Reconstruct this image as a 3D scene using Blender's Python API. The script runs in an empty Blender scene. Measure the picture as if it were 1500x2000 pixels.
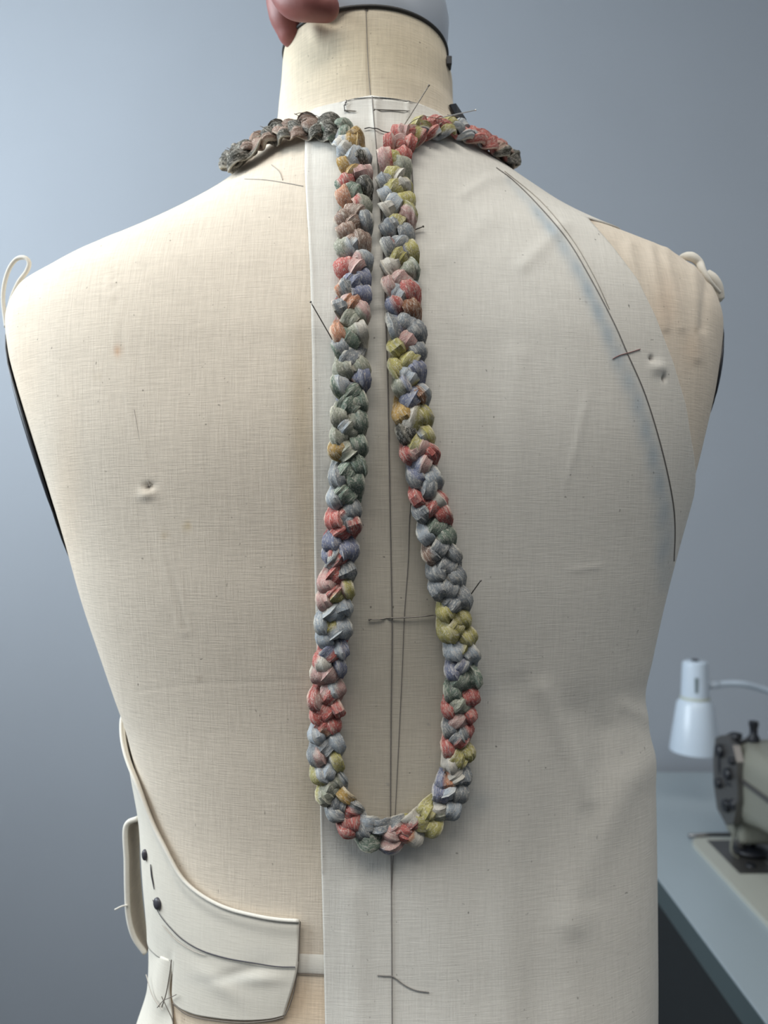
import bpy, bmesh, math, random
import numpy as np
from mathutils import Vector, Matrix
from mathutils.bvhtree import BVHTree

random.seed(7)
rng = np.random.RandomState(11)
sc = bpy.context.scene
C = sc.collection
R = math.radians

# ------------------------------------------------------------------ camera
F = 1500.0
CZ = 1.22
cam_d = bpy.data.cameras.new('camera')
cam = bpy.data.objects.new('camera', cam_d)
C.objects.link(cam)
cam.location = (0, 0, CZ)
cam.rotation_euler = (R(90), 0, 0)
cam_d.sensor_fit = 'HORIZONTAL'
cam_d.sensor_width = 36
cam_d.lens = 36
cam_d.clip_start = 0.02
cam_d.dof.use_dof = True
cam_d.dof.focus_distance = 0.385
cam_d.dof.aperture_fstop = 10.0
sc.camera = cam

# ------------------------------------------------------------------ light
world = bpy.data.worlds.new('world')
sc.world = world
world.use_nodes = True
world.node_tree.nodes['Background'].inputs[0].default_value = (0.60, 0.75, 1.0, 1)
world.node_tree.nodes['Background'].inputs[1].default_value = 1.0


def area(name, loc, target, sx, sy, power, col):
    l = bpy.data.lights.new(name, 'AREA')
    l.shape = 'RECTANGLE'
    l.size, l.size_y = sx, sy
    l.energy = power
    l.color = col
    o = bpy.data.objects.new(name, l)
    C.objects.link(o)
    o.location = loc
    d = Vector(target) - Vector(loc)
    o.rotation_euler = d.to_track_quat('-Z', 'Y').to_euler()
    return o


# daylight through the window in the left wall, and unseen ceiling fill added for general light
area('window_daylight', (-1.22, 0.42, 1.82), (0.3, 0.70, 1.55), 1.0, 0.95, 35.0, (0.85, 0.94, 1.0))
area('ceiling_fill_light', (-0.25, -0.40, 2.56), (-0.25, -0.40, 0), 1.2, 0.6, 22.5, (1.0, 0.97, 0.92))
area('ceiling_fill_light', (1.2, -0.6, 2.56), (1.2, -0.6, 0), 1.2, 0.6, 11.0, (1.0, 0.97, 0.92))
sc.view_settings.view_transform = 'Standard'
sc.view_settings.look = 'None'
sc.view_settings.exposure = -0.06
sc.view_settings.gamma = 1.0
sc.view_settings.use_curve_mapping = False


# ------------------------------------------------------------------ helpers
def lin(c):
    o = []
    for v in c[:3]:
        v = v / 255.0
        o.append(v / 12.92 if v <= 0.04045 else ((v + 0.055) / 1.055) ** 2.4)
    return o


def pix(p):
    """project world points (n,3) to pixels"""
    p = np.atleast_2d(p)
    return 750 + F * p[:, 0] / p[:, 1], 1000 - F * (p[:, 2] - CZ) / p[:, 1]


def at(u, v, y):
    return Vector(((u - 750) / F * y, y, CZ + (1000 - v) / F * y))


def tag(o, label=None, cat=None, group=None, kind=None):
    if label:
        o['label'] = label
    if cat:
        o['category'] = cat
    if group:
        o['group'] = group
    if kind:
        o['kind'] = kind
    return o


def empty(name, loc, label, cat, group=None):
    o = bpy.data.objects.new(name, None)
    o.empty_display_size = 0.05
    C.objects.link(o)
    o.location = loc
    return tag(o, label, cat, group)


def link(name, me, mat, parent=None):
    o = bpy.data.objects.new(name, me)
    C.objects.link(o)
    if mat:
        me.materials.append(mat)
    if parent is not None:
        o.parent = parent
        o.matrix_parent_inverse = Matrix.Translation(parent.location).inverted()
    return o


def mesh(name, V, Fc, mat, parent=None, smooth=True, col=None):
    me = bpy.data.meshes.new(name)
    me.from_pydata([tuple(map(float, v)) for v in V], [], [tuple(int(i) for i in f) for f in Fc])
    if smooth:
        me.polygons.foreach_set('use_smooth', [True] * len(me.polygons))
    if col is not None:
        a = me.color_attributes.new('Col', 'FLOAT_COLOR', 'POINT')
        cc = np.ones((len(V), 4), dtype=np.float32)
        cc[:, :3] = col
        a.data.foreach_set('color', cc.ravel())
    me.update()
    return link(name, me, mat, parent)


def bm_obj(name, bm, mat, parent=None, smooth=False):
    me = bpy.data.meshes.new(name)
    bmesh.ops.recalc_face_normals(bm, faces=bm.faces[:])
    bm.to_mesh(me)
    bm.free()
    if smooth:
        me.polygons.foreach_set('use_smooth', [True] * len(me.polygons))
    return link(name, me, mat, parent)


def bx(bm, x0, x1, y0, y1, z0, z1, bev=0.0, seg=2):
    r = bmesh.ops.create_cube(bm, size=1.0)
    for v in r['verts']:
        v.co = Vector(((x0 + x1) / 2 + v.co.x * (x1 - x0), (y0 + y1) / 2 + v.co.y * (y1 - y0),
                       (z0 + z1) / 2 + v.co.z * (z1 - z0)))
    if bev > 0:
        es = list({e for v in r['verts'] for e in v.link_edges})
        bmesh.ops.bevel(bm, geom=es, offset=bev, segments=seg, profile=0.5, affect='EDGES')


def box(name, b, mat, parent=None, bev=0.0):
    bm = bmesh.new()
    bx(bm, *b, bev=bev)
    return bm_obj(name, bm, mat, parent, smooth=False)


def sweep(P, rad, sides=8, cap=True):
    """tube along P; returns verts, faces"""
    P = np.array(P, float)
    n = len(P)
    rad = np.broadcast_to(np.array(rad, float), (n,))
    T = np.gradient(P, axis=0)
    T /= np.linalg.norm(T, axis=1)[:, None] + 1e-12
    up = np.array([0.0, 0, 1]) if abs(T[0][2]) < 0.9 else np.array([1.0, 0, 0])
    A = np.cross(T[0], up)
    A /= np.linalg.norm(A)
    V = []
    for i in range(n):
        A = A - T[i] * A.dot(T[i])
        A /= np.linalg.norm(A)
        B = np.cross(T[i], A)
        for k in range(sides):
            a = 2 * math.pi * k / sides
            V.append(P[i] + rad[i] * (math.cos(a) * A + math.sin(a) * B))
    Fc = []
    for i in range(n - 1):
        for k in range(sides):
            k2 = (k + 1) % sides
            Fc.append((i * sides + k, i * sides + k2, (i + 1) * sides + k2, (i + 1) * sides + k))
    if cap:
        Fc.append(tuple(range(sides))[::-1])
        Fc.append(tuple((n - 1) * sides + k for k in range(sides)))
    return V, Fc


def tube(name, P, rad, mat, parent=None, sides=8):
    V, Fc = sweep(P, rad, sides)
    return mesh(name, V, Fc, mat, parent)


def merge(parts):
    V, Fc = [], []
    for v, f in parts:
        o = len(V)
        V.extend(v)
        Fc.extend([tuple(i + o for i in q) for q in f])
    return V, Fc


def lathe(name, prof, c, mat, parent=None, n=40, axis='z', smooth=True, sharp=True):
    """prof: list of (r, h) from centre c"""
    V, Fc = [], []
    for r, h in prof:
        for k in range(n):
            a = 2 * math.pi * k / n
            p = (r * math.cos(a), r * math.sin(a), h)
            if axis == 'y':
                p = (p[0], p[2], p[1])
            elif axis == 'x':
                p = (p[2], p[0], p[1])
            V.append((c[0] + p[0], c[1] + p[1], c[2] + p[2]))
    for i in range(len(prof) - 1):
        for k in range(n):
            k2 = (k + 1) % n
            Fc.append((i * n + k, i * n + k2, (i + 1) * n + k2, (i + 1) * n + k))
    o = mesh(name, V, Fc, mat, parent)
    bm = bmesh.new()
    bm.from_mesh(o.data)
    bmesh.ops.remove_doubles(bm, verts=bm.verts[:], dist=1e-6)
    bmesh.ops.recalc_face_normals(bm, faces=bm.faces[:])
    if sharp:
        for e in bm.edges:
            if len(e.link_faces) == 2 and e.calc_face_angle(0) > R(35):
                e.smooth = False
    bm.to_mesh(o.data)
    bm.free()
    return o


def catmull(P, n):
    """dense smooth curve through P with about n samples, equal arc length"""
    P = np.array(P, float)
    Q = np.vstack([2 * P[0] - P[1], P, 2 * P[-1] - P[-2]])
    out = []
    for i in range(1, len(Q) - 2):
        p0, p1, p2, p3 = Q[i - 1], Q[i], Q[i + 1], Q[i + 2]
        for t in np.linspace(0, 1, 24, endpoint=False):
            out.append(0.5 * ((2 * p1) + (-p0 + p2) * t + (2 * p0 - 5 * p1 + 4 * p2 - p3) * t * t
                              + (-p0 + 3 * p1 - 3 * p2 + p3) * t ** 3))
    out.append(P[-1])
    out = np.array(out)
    return resample(out, n)


def resample(P, n):
    d = np.r_[0, np.cumsum(np.linalg.norm(np.diff(P, axis=0), axis=1))]
    s = np.linspace(0, d[-1], n)
    return np.stack([np.interp(s, d, P[:, k]) for k in range(P.shape[1])], 1)


def pchip(x, y, xi):
    x = np.array(x, float)
    y = np.array(y, float)
    h = np.diff(x)
    dl = np.diff(y) / h
    m = np.zeros_like(y)
    m[0], m[-1] = dl[0], dl[-1]
    for i in range(1, len(x) - 1):
        if dl[i - 1] * dl[i] > 0:
            w1, w2 = 2 * h[i] + h[i - 1], h[i] + 2 * h[i - 1]
            m[i] = (w1 + w2) / (w1 / dl[i - 1] + w2 / dl[i])
    xi = np.asarray(xi, float)
    k = np.clip(np.searchsorted(x, xi) - 1, 0, len(x) - 2)
    t = (xi - x[k]) / h[k]
    t = np.clip(t, 0, 1)
    return ((2 * t ** 3 - 3 * t ** 2 + 1) * y[k] + (t ** 3 - 2 * t ** 2 + t) * h[k] * m[k]
            + (-2 * t ** 3 + 3 * t ** 2) * y[k + 1] + (t ** 3 - t ** 2) * h[k] * m[k + 1])


def poly_dist(u, v, P):
    """distance of many pixels to a polyline"""
    best = np.full(u.shape, 1e9)
    for (a, b) in zip(P[:-1], P[1:]):
        ax, ay = a[0], a[1]
        dx, dy = b[0] - ax, b[1] - ay
        t = np.clip(((u - ax) * dx + (v - ay) * dy) / (dx * dx + dy * dy + 1e-9), 0, 1)
        best = np.minimum(best, np.hypot(u - ax - t * dx, v - ay - t * dy))
    return best


# ------------------------------------------------------------------ materials
def new_mat(name):
    m = bpy.data.materials.new(name)
    m.use_nodes = True
    nt = m.node_tree
    return m, nt, nt.nodes['Principled BSDF']


def plain(name, col, rough=0.5, metal=0.0, spec=None, noise=0.0, scale=30.0):
    m, nt, b = new_mat(name)
    c = lin(col)
    b.inputs['Base Color'].default_value = (*c, 1)
    b.inputs['Roughness'].default_value = rough
    b.inputs['Metallic'].default_value = metal
    if spec is not None:
        b.inputs['Specular IOR Level'].default_value = spec
    if noise:
        N = nt.nodes
        tc = N.new('ShaderNodeTexCoord')
        n = N.new('ShaderNodeTexNoise')
        n.inputs['Scale'].default_value = scale
        n.inputs['Detail'].default_value = 5
        nt.links.new(tc.outputs['Object'], n.inputs['Vector'])
        mx = N.new('ShaderNodeMix')
        mx.data_type = 'RGBA'
        mx.inputs[6].default_value = (*[x * (1 - noise) for x in c], 1)
        mx.inputs[7].default_value = (*[min(1, x * (1 + noise)) for x in c], 1)
        nt.links.new(n.outputs['Fac'], mx.inputs[0])
        nt.links.new(mx.outputs[2], b.inputs['Base Color'])
    return m


def cloth(name, col, weave=0.10, blotch=0.08, bump=0.25, speck=True, thread=900.0, sheen=0.1, vcol=True, translucent=0.0):
    """woven plain cotton: crossing slubby threads, seed specks, soft blotches"""
    m, nt, b = new_mat(name)
    N, L = nt.nodes, nt.links
    tc = N.new('ShaderNodeTexCoord')

    def noise(scale3, scale=1.0, detail=2.0, rough=0.5):
        mp = N.new('ShaderNodeMapping')
        mp.inputs['Scale'].default_value = scale3
        L.new(tc.outputs['Object'], mp.inputs['Vector'])
        n = N.new('ShaderNodeTexNoise')
        n.inputs['Scale'].default_value = scale
        n.inputs['Detail'].default_value = detail
        n.inputs['Roughness'].default_value = rough
        L.new(mp.outputs[0], n.inputs['Vector'])
        return n.outputs['Fac']

    def math_(op, a, bb, clamp=False):
        q = N.new('ShaderNodeMath')
        q.operation = op
        q.use_clamp = clamp
        for i, x in enumerate((a, bb)):
            if isinstance(x, (int, float)):
                q.inputs[i].default_value = x
            elif x is not None:
                L.new(x, q.inputs[i])
        return q.outputs[0]
    th = noise((90, 90, thread * 1.5), 1.0, 2.5, 0.6)       # weft
    tv = noise((thread * 1.2, 60, 70), 1.0, 2.5, 0.6)       # warp
    w = math_('ADD', th, tv)
    w = math_('SUBTRACT', w, 1.0)                           # about -0.4..0.4
    bl = math_('SUBTRACT', noise((14, 14, 9), 1.0, 4.0), 0.5)
    f = math_('ADD', math_('MULTIPLY', w, weave * 2.2), math_('MULTIPLY', bl, blotch * 2.5))
    f = math_('ADD', f, 1.0)
    if speck:
        sp = noise((520, 520, 520), 1.0, 0.0)
        s = math_('SUBTRACT', sp, 0.815)
        s = math_('MULTIPLY', s, 5.0, True)
        f = math_('SUBTRACT', f, s)
    rgb = N.new('ShaderNodeCombineColor')
    vm = N.new('ShaderNodeVectorMath')
    vm.operation = 'SCALE'
    L.new(f, vm.inputs['Scale'])
    if vcol:
        at_ = N.new('ShaderNodeAttribute')
        at_.attribute_name = 'Col'
        mu = N.new('ShaderNodeVectorMath')
        mu.operation = 'MULTIPLY'
        mu.inputs[1].default_value = lin(col)
        L.new(at_.outputs['Color'], mu.inputs[0])
        L.new(mu.outputs[0], vm.inputs[0])
    else:
        vm.inputs[0].default_value = lin(col)
    N.remove(rgb)
    L.new(vm.outputs[0], b.inputs['Base Color'])
    b.inputs['Roughness'].default_value = 0.9
    b.inputs['Specular IOR Level'].default_value = 0.15
    b.inputs['Sheen Weight'].default_value = sheen
    b.inputs['Sheen Roughness'].default_value = 0.5
    bp = N.new('ShaderNodeBump')
    bp.inputs['Strength'].default_value = bump
    bp.inputs['Distance'].default_value = 0.0004
    L.new(w, bp.inputs['Height'])
    L.new(bp.outputs[0], b.inputs['Normal'])
    return m


M_linen = cloth('aged_linen', (211, 199, 182), weave=0.13, blotch=0.09, bump=0.35)
M_muslin = cloth('muslin', (207, 203, 194), weave=0.10, blotch=0.05, bump=0.3)
M_muslin2 = cloth('muslin_heavy', (212, 206, 193), weave=0.05, blotch=0.05, bump=0.2, speck=False)
M_tape = cloth('cotton_tape', (214, 209, 198), weave=0.05, blotch=0.03, bump=0.2, speck=False, vcol=False)
M_pencil = plain('pencil_graphite', (122, 117, 112), 0.8, noise=0.3, scale=900)
M_pencil_f = plain('faint_pencil', (168, 160, 150), 0.9, noise=0.2, scale=900)
M_redpencil = plain('brown_pencil', (140, 104, 100), 0.9, noise=0.2, scale=900)
M_thread = plain('dark_thread', (70, 66, 64), 0.8)
M_wthread = plain('pale_thread', (205, 200, 190), 0.8)
M_steel = plain('pin_steel', (120, 116, 110), 0.35, 0.9)
M_bsteel = plain('bright_pin_steel', (225, 222, 215), 0.3, 0.7)
M_dark = plain('black_enamel', (22, 24, 30), 0.45)
M_rim = plain('black_rubber_rim', (42, 40, 38), 0.6)
M_cap = plain('neck_cap_metal', (196, 202, 210), 0.3, 0.25)
M_button = plain('dark_button', (62, 60, 66), 0.4)
M_stitch = plain('brown_stitching', (104, 96, 88), 0.9)
M_skin, _nt, _b = new_mat('skin')
_b.inputs['Base Color'].default_value = (*lin((178, 112, 104)), 1)
_b.inputs['Roughness'].default_value = 0.5
_b.inputs['Subsurface Weight'].default_value = 0.15
_b.inputs['Subsurface Radius'].default_value = (0.012, 0.004, 0.003)
_b.inputs['Subsurface Scale'].default_value = 0.5
_n = _nt.nodes.new('ShaderNodeTexNoise')
_n.inputs['Scale'].default_value = 90
_tc = _nt.nodes.new('ShaderNodeTexCoord')
_nt.links.new(_tc.outputs['Object'], _n.inputs['Vector'])
_mx = _nt.nodes.new('ShaderNodeMix')
_mx.data_type = 'RGBA'
_mx.inputs[6].default_value = (*lin((122, 70, 64)), 1)
_mx.inputs[7].default_value = (*lin((150, 92, 86)), 1)
_nt.links.new(_n.outputs['Fac'], _mx.inputs[0])
_nt.links.new(_mx.outputs[2], _b.inputs['Base Color'])


def mat_wall(name, col, rough=0.75):
    m, nt, b = new_mat(name)
    N, L = nt.nodes, nt.links
    tc = N.new('ShaderNodeTexCoord')
    n1 = N.new('ShaderNodeTexNoise')
    n1.inputs['Scale'].default_value = 3.5
    n1.inputs['Detail'].default_value = 3
    L.new(tc.outputs['Object'], n1.inputs['Vector'])
    n2 = N.new('ShaderNodeTexNoise')
    n2.inputs['Scale'].default_value = 260
    L.new(tc.outputs['Object'], n2.inputs['Vector'])
    mx = N.new('ShaderNodeMix')
    mx.data_type = 'RGBA'
    c = lin(col)
    mx.inputs[6].default_value = (*[x * 0.95 for x in c], 1)
    mx.inputs[7].default_value = (*[x * 1.05 for x in c], 1)
    L.new(n1.outputs['Fac'], mx.inputs[0])
    L.new(mx.outputs[2], b.inputs['Base Color'])
    b.inputs['Roughness'].default_value = rough
    bp = N.new('ShaderNodeBump')
    bp.inputs['Strength'].default_value = 0.15
    bp.inputs['Distance'].default_value = 0.001
    L.new(n2.outputs['Fac'], bp.inputs['Height'])
    L.new(bp.outputs[0], b.inputs['Normal'])
    return m


M_wall = mat_wall('blue_grey_wall_paint', (149, 155, 163))
M_ceil = mat_wall('ceiling_paint', (222, 222, 220))
M_floor = mat_wall('grey_vinyl_floor', (74, 76, 78), 0.5)
M_desk = plain('grey_laminate', (146, 156, 161), 0.35, noise=0.04, scale=6)
M_deskedge = plain('dark_laminate_edge', (62, 74, 76), 0.5)
M_under = plain('under_table_shade', (20, 24, 26), 0.7)  # near-black colour stands in for the shade under the table
M_white = plain('white_lamp_enamel', (182, 194, 206), 0.3)
M_lamptrim = plain('lamp_slot', (110, 122, 126), 0.6)
M_yelltrim = plain('lamp_band', (170, 176, 165), 0.5)
M_mach = plain('machine_beige_enamel', (122, 122, 112), 0.4, noise=0.05, scale=20)
M_bed = plain('machine_bed_enamel', (168, 168, 158), 0.35, noise=0.05, scale=15)
M_metal = plain('machine_steel', (110, 108, 106), 0.35, 0.8)
M_frame = plain('window_frame_white', (220, 222, 222), 0.4)
M_glass, _nt, _b = new_mat('window_glass')
_b.inputs['Transmission Weight'].default_value = 1.0
_b.inputs['Roughness'].default_value = 0.0
_b.inputs['IOR'].default_value = 1.05

# ------------------------------------------------------------------ room shell
X0, X1, Y0, Y1, H = -1.3, 2.2, -2.2, 1.41, 2.6


def structure(name, b, mat):
    o = box(name, b, mat)
    o['kind'] = 'structure'
    return o


structure('floor', (X0 - .1, X1 + .1, Y0 - .1, Y1 + .1, -0.05, 0), M_floor)
structure('ceiling', (X0 - .1, X1 + .1, Y0 - .1, Y1 + .1, H, H + .05), M_ceil)
structure('wall_back', (X0 - .1, X1 + .1, Y1, Y1 + .1, 0, H), M_wall)
structure('wall_front', (X0 - .1, X1 + .1, Y0 - .1, Y0, 0, H), M_wall)
structure('wall_right', (X1, X1 + .1, Y0, Y1, 0, H), M_wall)
wy0, wy1, wz0, wz1 = -0.1, 0.95, 1.32, 2.32
bm = bmesh.new()
bx(bm, X0 - .1, X0, Y0, Y1, 0, wz0)
bx(bm, X0 - .1, X0, Y0, Y1, wz1, H)
bx(bm, X0 - .1, X0, Y0, wy0, wz0, wz1)
bx(bm, X0 - .1, X0, wy1, Y1, wz0, wz1)
bm_obj('wall_left', bm, M_wall)['kind'] = 'structure'
bm = bmesh.new()
for b in ((wy0, wy0 + .04, wz0, wz1), (wy1 - .04, wy1, wz0, wz1), (wy0, wy1, wz0, wz0 + .04),
          (wy0, wy1, wz1 - .04, wz1), ((wy0 + wy1) / 2 - .02, (wy0 + wy1) / 2 + .02, wz0, wz1)):
    bx(bm, X0 - .08, X0 - .03, *b)
w = bm_obj('window_1', bm, M_frame)
w['kind'] = 'structure'
for a, b_ in ((wy0 + .04, (wy0 + wy1) / 2 - .02), ((wy0 + wy1) / 2 + .02, wy1 - .04)):
    box('window_pane', (X0 - .058, X0 - .052, a, b_, wz0 + .04, wz1 - .04), M_glass, w)
bm = bmesh.new()
bx(bm, X0, X1, Y1 - .012, Y1, 0, 0.09)
bm_obj('baseboard_back', bm, M_frame)['kind'] = 'structure'

# ------------------------------------------------------------------ dress-form hull
YS = 0.475                      # depth of the widest line of the form


class Hull:
    """lofted body: each level z is a left/right asymmetric superellipse"""

    def __init__(self, rows, off=0.0):
        self.v = np.array([r[0] for r in rows], float)
        self.uL = np.array([r[1] for r in rows], float)
        self.uR = np.array([r[2] for r in rows], float)
        self.z = CZ + (1000 - self.v) / F * YS
        self.off = off
        self.aL = (self.cxv(self.v) - self.uL) / F * YS
        self.aR = (self.uR - self.cxv(self.v)) / F * YS
        self.a0 = (self.aL.copy(), self.aR.copy())
        self.fit()

    @staticmethod
    def cxv(v):
        return np.interp(v, [0, 250, 600, 1000, 2000], [716, 730, 738, 752, 765])

    def param(self, z):
        v = 1000 - (z - CZ) * F / YS
        zz, o = self.z[::-1], slice(None, None, -1)
        aL = pchip(zz, self.aL[o], z) + self.off
        aR = pchip(zz, self.aR[o], z) + self.off
        yb = pchip([-120, 100, 180, 240, 290, 340, 388, 490, 604, 716, 839, 1100, 1400, 1600, 1780, 2000, 2300, 2600],
                   [.428, .4265, .4260, .4250, .4235, .4195, .4145, .4040, .3925, .3855, .3835, .393, .408, .412, .408, .394, .378, .375], v) - self.off
        yf = pchip([-120, 240, 420, 700, 1000, 1500, 2000, 2600], [.528, .530, .545, .585, .60, .56, .58, .59], v)
        n = pchip([100, 230, 290, 420, 520, 640, 900, 1500, 2200], [2.0, 2.0, 1.75, 1.78, 1.95, 2.25, 2.35, 2.2, 2.2], np.clip(v, 100, 2200))
        # at the shoulder ends the slice is thin: limit depth by width so the ridge stays round
        cx = (self.cxv(v) - 750) / F * np.interp(v, [0, 600, 2000], [.428, .39, .40])
        return cx, aL, aR, yb, yf, n

    def pos(self, t, z):
        t = np.asarray(t, float)
        z = np.asarray(z, float) + 0 * t
        t = t + 0 * z
        cx, aL, aR, yb, yf, n = self.param(z)
        ct, st = np.cos(t), np.sin(t)
        ex = 2.0 / n
        x = cx + np.where(ct > 0, aR, aL) * np.sign(ct) * np.abs(ct) ** ex
        d = np.where(st > 0, YS - yb, yf - YS)
        y = YS - np.sign(st) * d * np.abs(st) ** ex
        return np.stack([x, y, z], -1)

    def inv(self, p):
        z = p[..., 2]
        cx, aL, aR, yb, yf, n = self.param(z)
        xn = (p[..., 0] - cx) / np.where(p[..., 0] > cx, aR, aL)
        c = np.sign(xn) * np.clip(np.abs(xn), 0, 1) ** (n / 2.0)
        return np.arccos(np.clip(c, -1, 1)), z

    def fit(self):
        tt = np.linspace(-0.3, math.pi + 0.3, 241)
        nk = len(self.v)
        zz = np.linspace(self.z[-1], self.z[0], 900)
        for it in range(24):
            P = self.pos(tt[None, :], zz[:, None]).reshape(-1, 3)
            u, v = pix(P)
            dL, dR = np.zeros(nk), np.zeros(nk)
            for k in range(nk):
                m = np.abs(v - self.v[k]) < 3.5
                if m.sum() < 5:
                    continue
                dL[k] = -(self.uL[k] - u[m].min()) / F * YS
                dR[k] = (self.uR[k] - u[m].max()) / F * YS
            slope = (self.v > 240) & (self.v < 560)
            for A, D, A0 in ((self.aL, dL, self.a0[0]), (self.aR, dR, self.a0[1])):
                Ds = D.copy()
                Ds[1:-1] = .25 * D[:-2] + .5 * D[1:-1] + .25 * D[2:]
                A += np.where(slope, 0.22 * Ds, 0.6 * D)
                np.clip(A, A0 * .7, A0 * 1.06, out=A)
                # keep the shoulder line smooth
                B = A.copy()
                B[1:-1] = A[1:-1] * .8 + .2 * np.interp(self.v[1:-1], self.v[[0, 1]], A[[0, 1]]) if False else A[1:-1]
                for k in range(1, nk - 1):
                    if slope[k]:
                        t = (self.v[k] - self.v[k - 1]) / (self.v[k + 1] - self.v[k - 1])
                        B[k] = .85 * A[k] + .15 * (A[k - 1] * (1 - t) + A[k + 1] * t)
                A[:] = B
        self.err = [(self.v[k], round(float(self.uL[k] - u[np.abs(v - self.v[k]) < 4].min()), 1),
                     round(float(self.uR[k] - u[np.abs(v - self.v[k]) < 4].max()), 1)) for k in range(len(self.v)) if (np.abs(v - self.v[k]) < 4).sum() > 5]

    def build_bvh(self):
        nt_, nz = 260, 520
        tt = np.linspace(-0.6, math.pi + 0.6, nt_)
        zz = np.linspace(self.z[-1], self.z[0], nz)
        P = self.pos(tt[None, :], zz[:, None]).reshape(-1, 3)
        Fc = [(i * nt_ + j, i * nt_ + j + 1, (i + 1) * nt_ + j + 1, (i + 1) * nt_ + j)
              for i in range(nz - 1) for j in range(nt_ - 1)]
        self.bvh = BVHTree.FromPolygons([tuple(p) for p in P], Fc)

    def hit(self, u, v, off=0.0):
        """point of the hull seen through pixel (u,v); slides inward when the ray misses"""
        d = Vector(((u - 750) / F, 1, (1000 - v) / F)).normalized()
        h = self.bvh.ray_cast(Vector((0, 0, CZ)), d)
        if h[0] is not None:
            n = h[1]
            if n.dot(d) > 0:
                n = -n
            return h[0] + n * off, n
        p, n = self.bvh.find_nearest(at(u, v, YS - 0.02))[:2]
        if n.dot(p - Vector((0, YS + .02, p.z))) < 0:
            n = -n
        return p + n * off, n

    def normal(self, t, z):
        e = 1e-3
        a = self.pos(t + e, z) - self.pos(t - e, z)
        b = self.pos(t, z + e) - self.pos(t, z - e)
        n = np.cross(a, b)
        n /= np.linalg.norm(n, axis=-1)[..., None] + 1e-12
        c = self.pos(t, z) - np.array([0.0, YS, 0]) * 1.0
        c[..., 2] = 0
        s = np.sign((n * c).sum(-1))
        return n * np.where(s == 0, 1, s)[..., None]


body_rows = [(95, 555, 872), (120, 552, 876), (170, 548, 884), (210, 544, 889), (245, 540, 899), (270, 528, 922),
             (300, 498, 955), (330, 462, 990), (365, 415, 1048), (390, 372, 1090), (425, 292, 1150), (465, 200, 1252),
             (495, 130, 1330), (515, 85, 1362), (540, 48, 1384), (580, 20, 1403), (640, 10, 1413), (700, 18, 1408),
             (751, 31, 1400), (850, 60, 1378), (931, 86, 1358), (1052, 124, 1322), (1165, 155, 1290),
             (1277, 192, 1270), (1350, 217, 1256), (1420, 242, 1246), (1500, 262, 1240), (1600, 282, 1236),
             (1700, 289, 1236), (1800, 295, 1240), (1900, 294, 1248), (2000, 270, 1266), (2150, 235, 1285), (2700, 215, 1300)]
body = Hull(body_rows)
body.build_bvh()
drape_rows = []
for (v, l, r) in body_rows:
    rr = np.interp(v, [850, 925, 1012, 1096, 1180, 1260, 1330, 1400, 1470, 1550, 1700, 2000, 2500],
                   [1378, 1356, 1343, 1321, 1300, 1278, 1261, 1264, 1275, 1281, 1283, 1286, 1290]) if v > 850 else r
    drape_rows.append((v, l, rr))
drh = Hull(drape_rows, off=0.0022)
for _k in range(len(drh.v)):
    drh.aL[_k] = body.aL[_k]
    if drh.v[_k] <= 850:
        drh.aR[_k] = body.aR[_k]
    else:
        drh.aR[_k] = max(drh.aR[_k], body.aR[_k])
drh.build_bvh()


def paint(V, base=1.0, blobs=()):
    """colour multipliers of stains: (u, v, ru, rv, rgb, strength)"""
    V = np.array(V)
    u, v = pix(V)
    col = np.ones((len(V), 3)) * base
    for (bu, bv, ru, rv, c, s) in blobs:
        w = np.exp(-(((u - bu) / ru) ** 2 + ((v - bv) / rv) ** 2)) * s
        w = np.where(V[:, 1] > YS + 0.02, 0, w)
        col = col * (1 - w[:, None]) + np.array(c)[None, :] * w[:, None]
    return col


# ================================================================== dress form
form = empty('dress_form', (0, 0.49, 0.0), 'linen covered dress form seen from behind, neck to waist, slate wall behind', 'dress form')
zt, zb = 1.5002, body.z[-1]
nT, nZ = 400, 620
tt = np.linspace(0, 2 * math.pi, nT, endpoint=False)
zz = np.concatenate([np.linspace(zt, zb, nZ)])
P = body.pos(tt[None, :], zz[:, None])
Nn = body.normal(np.tile(tt, (nZ, 1)), np.tile(zz[:, None], (1, nT)))
P2 = P.reshape(-1, 3).copy()
u, v = pix(P2)
disp = np.zeros(len(P2))
back = P2[:, 1] < YS
# princess seam, shallow puckers, pin dimple, dent below the fingertip, shoulder pleats at right
seam = [(213, 460), (222, 560), (240, 690), (262, 800), (280, 900), (292, 950), (305, 1000), (322, 1070), (345, 1160), (362, 1230)]
sd = poly_dist(u, v, seam)
disp += np.where(back, -0.00025 * np.exp(-(sd / 3.0) ** 2) + 0.0002 * np.exp(-((sd - 7) / 5.0) ** 2), 0)
disp += np.where(back, -0.0025 * np.exp(-(((u - 292) / 5) ** 2 + ((v - 950) / 7) ** 2))
                 + 0.0012 * np.exp(-(((u - 285) / 14) ** 2 + ((v - 966) / 10) ** 2)), 0)
disp += np.where(back, -0.003 * np.exp(-(((u - 650) / 26) ** 2 + ((v - 40) / 18) ** 2))
                 + 0.0022 * np.exp(-(((u - 618) / 16) ** 2 + ((v - 62) / 20) ** 2)), 0)
for (a, b_, s) in (((1228, 480), (1240, 560), 1), ((1270, 485), (1298, 640), 1), ((1300, 490), (1330, 640), .8), ((1355, 520), (1362, 700), .7), ((1385, 520), (1372, 640), -1)):
    q = poly_dist(u, v, [a, b_])
    disp += np.where(back, s * 0.0011 * np.exp(-(q / 9.0) ** 2), 0)
disp += np.where(back, -0.0006 * np.exp(-(poly_dist(u, v, [(716, 14), (722, 190)]) / 2.5) ** 2), 0)
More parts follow.
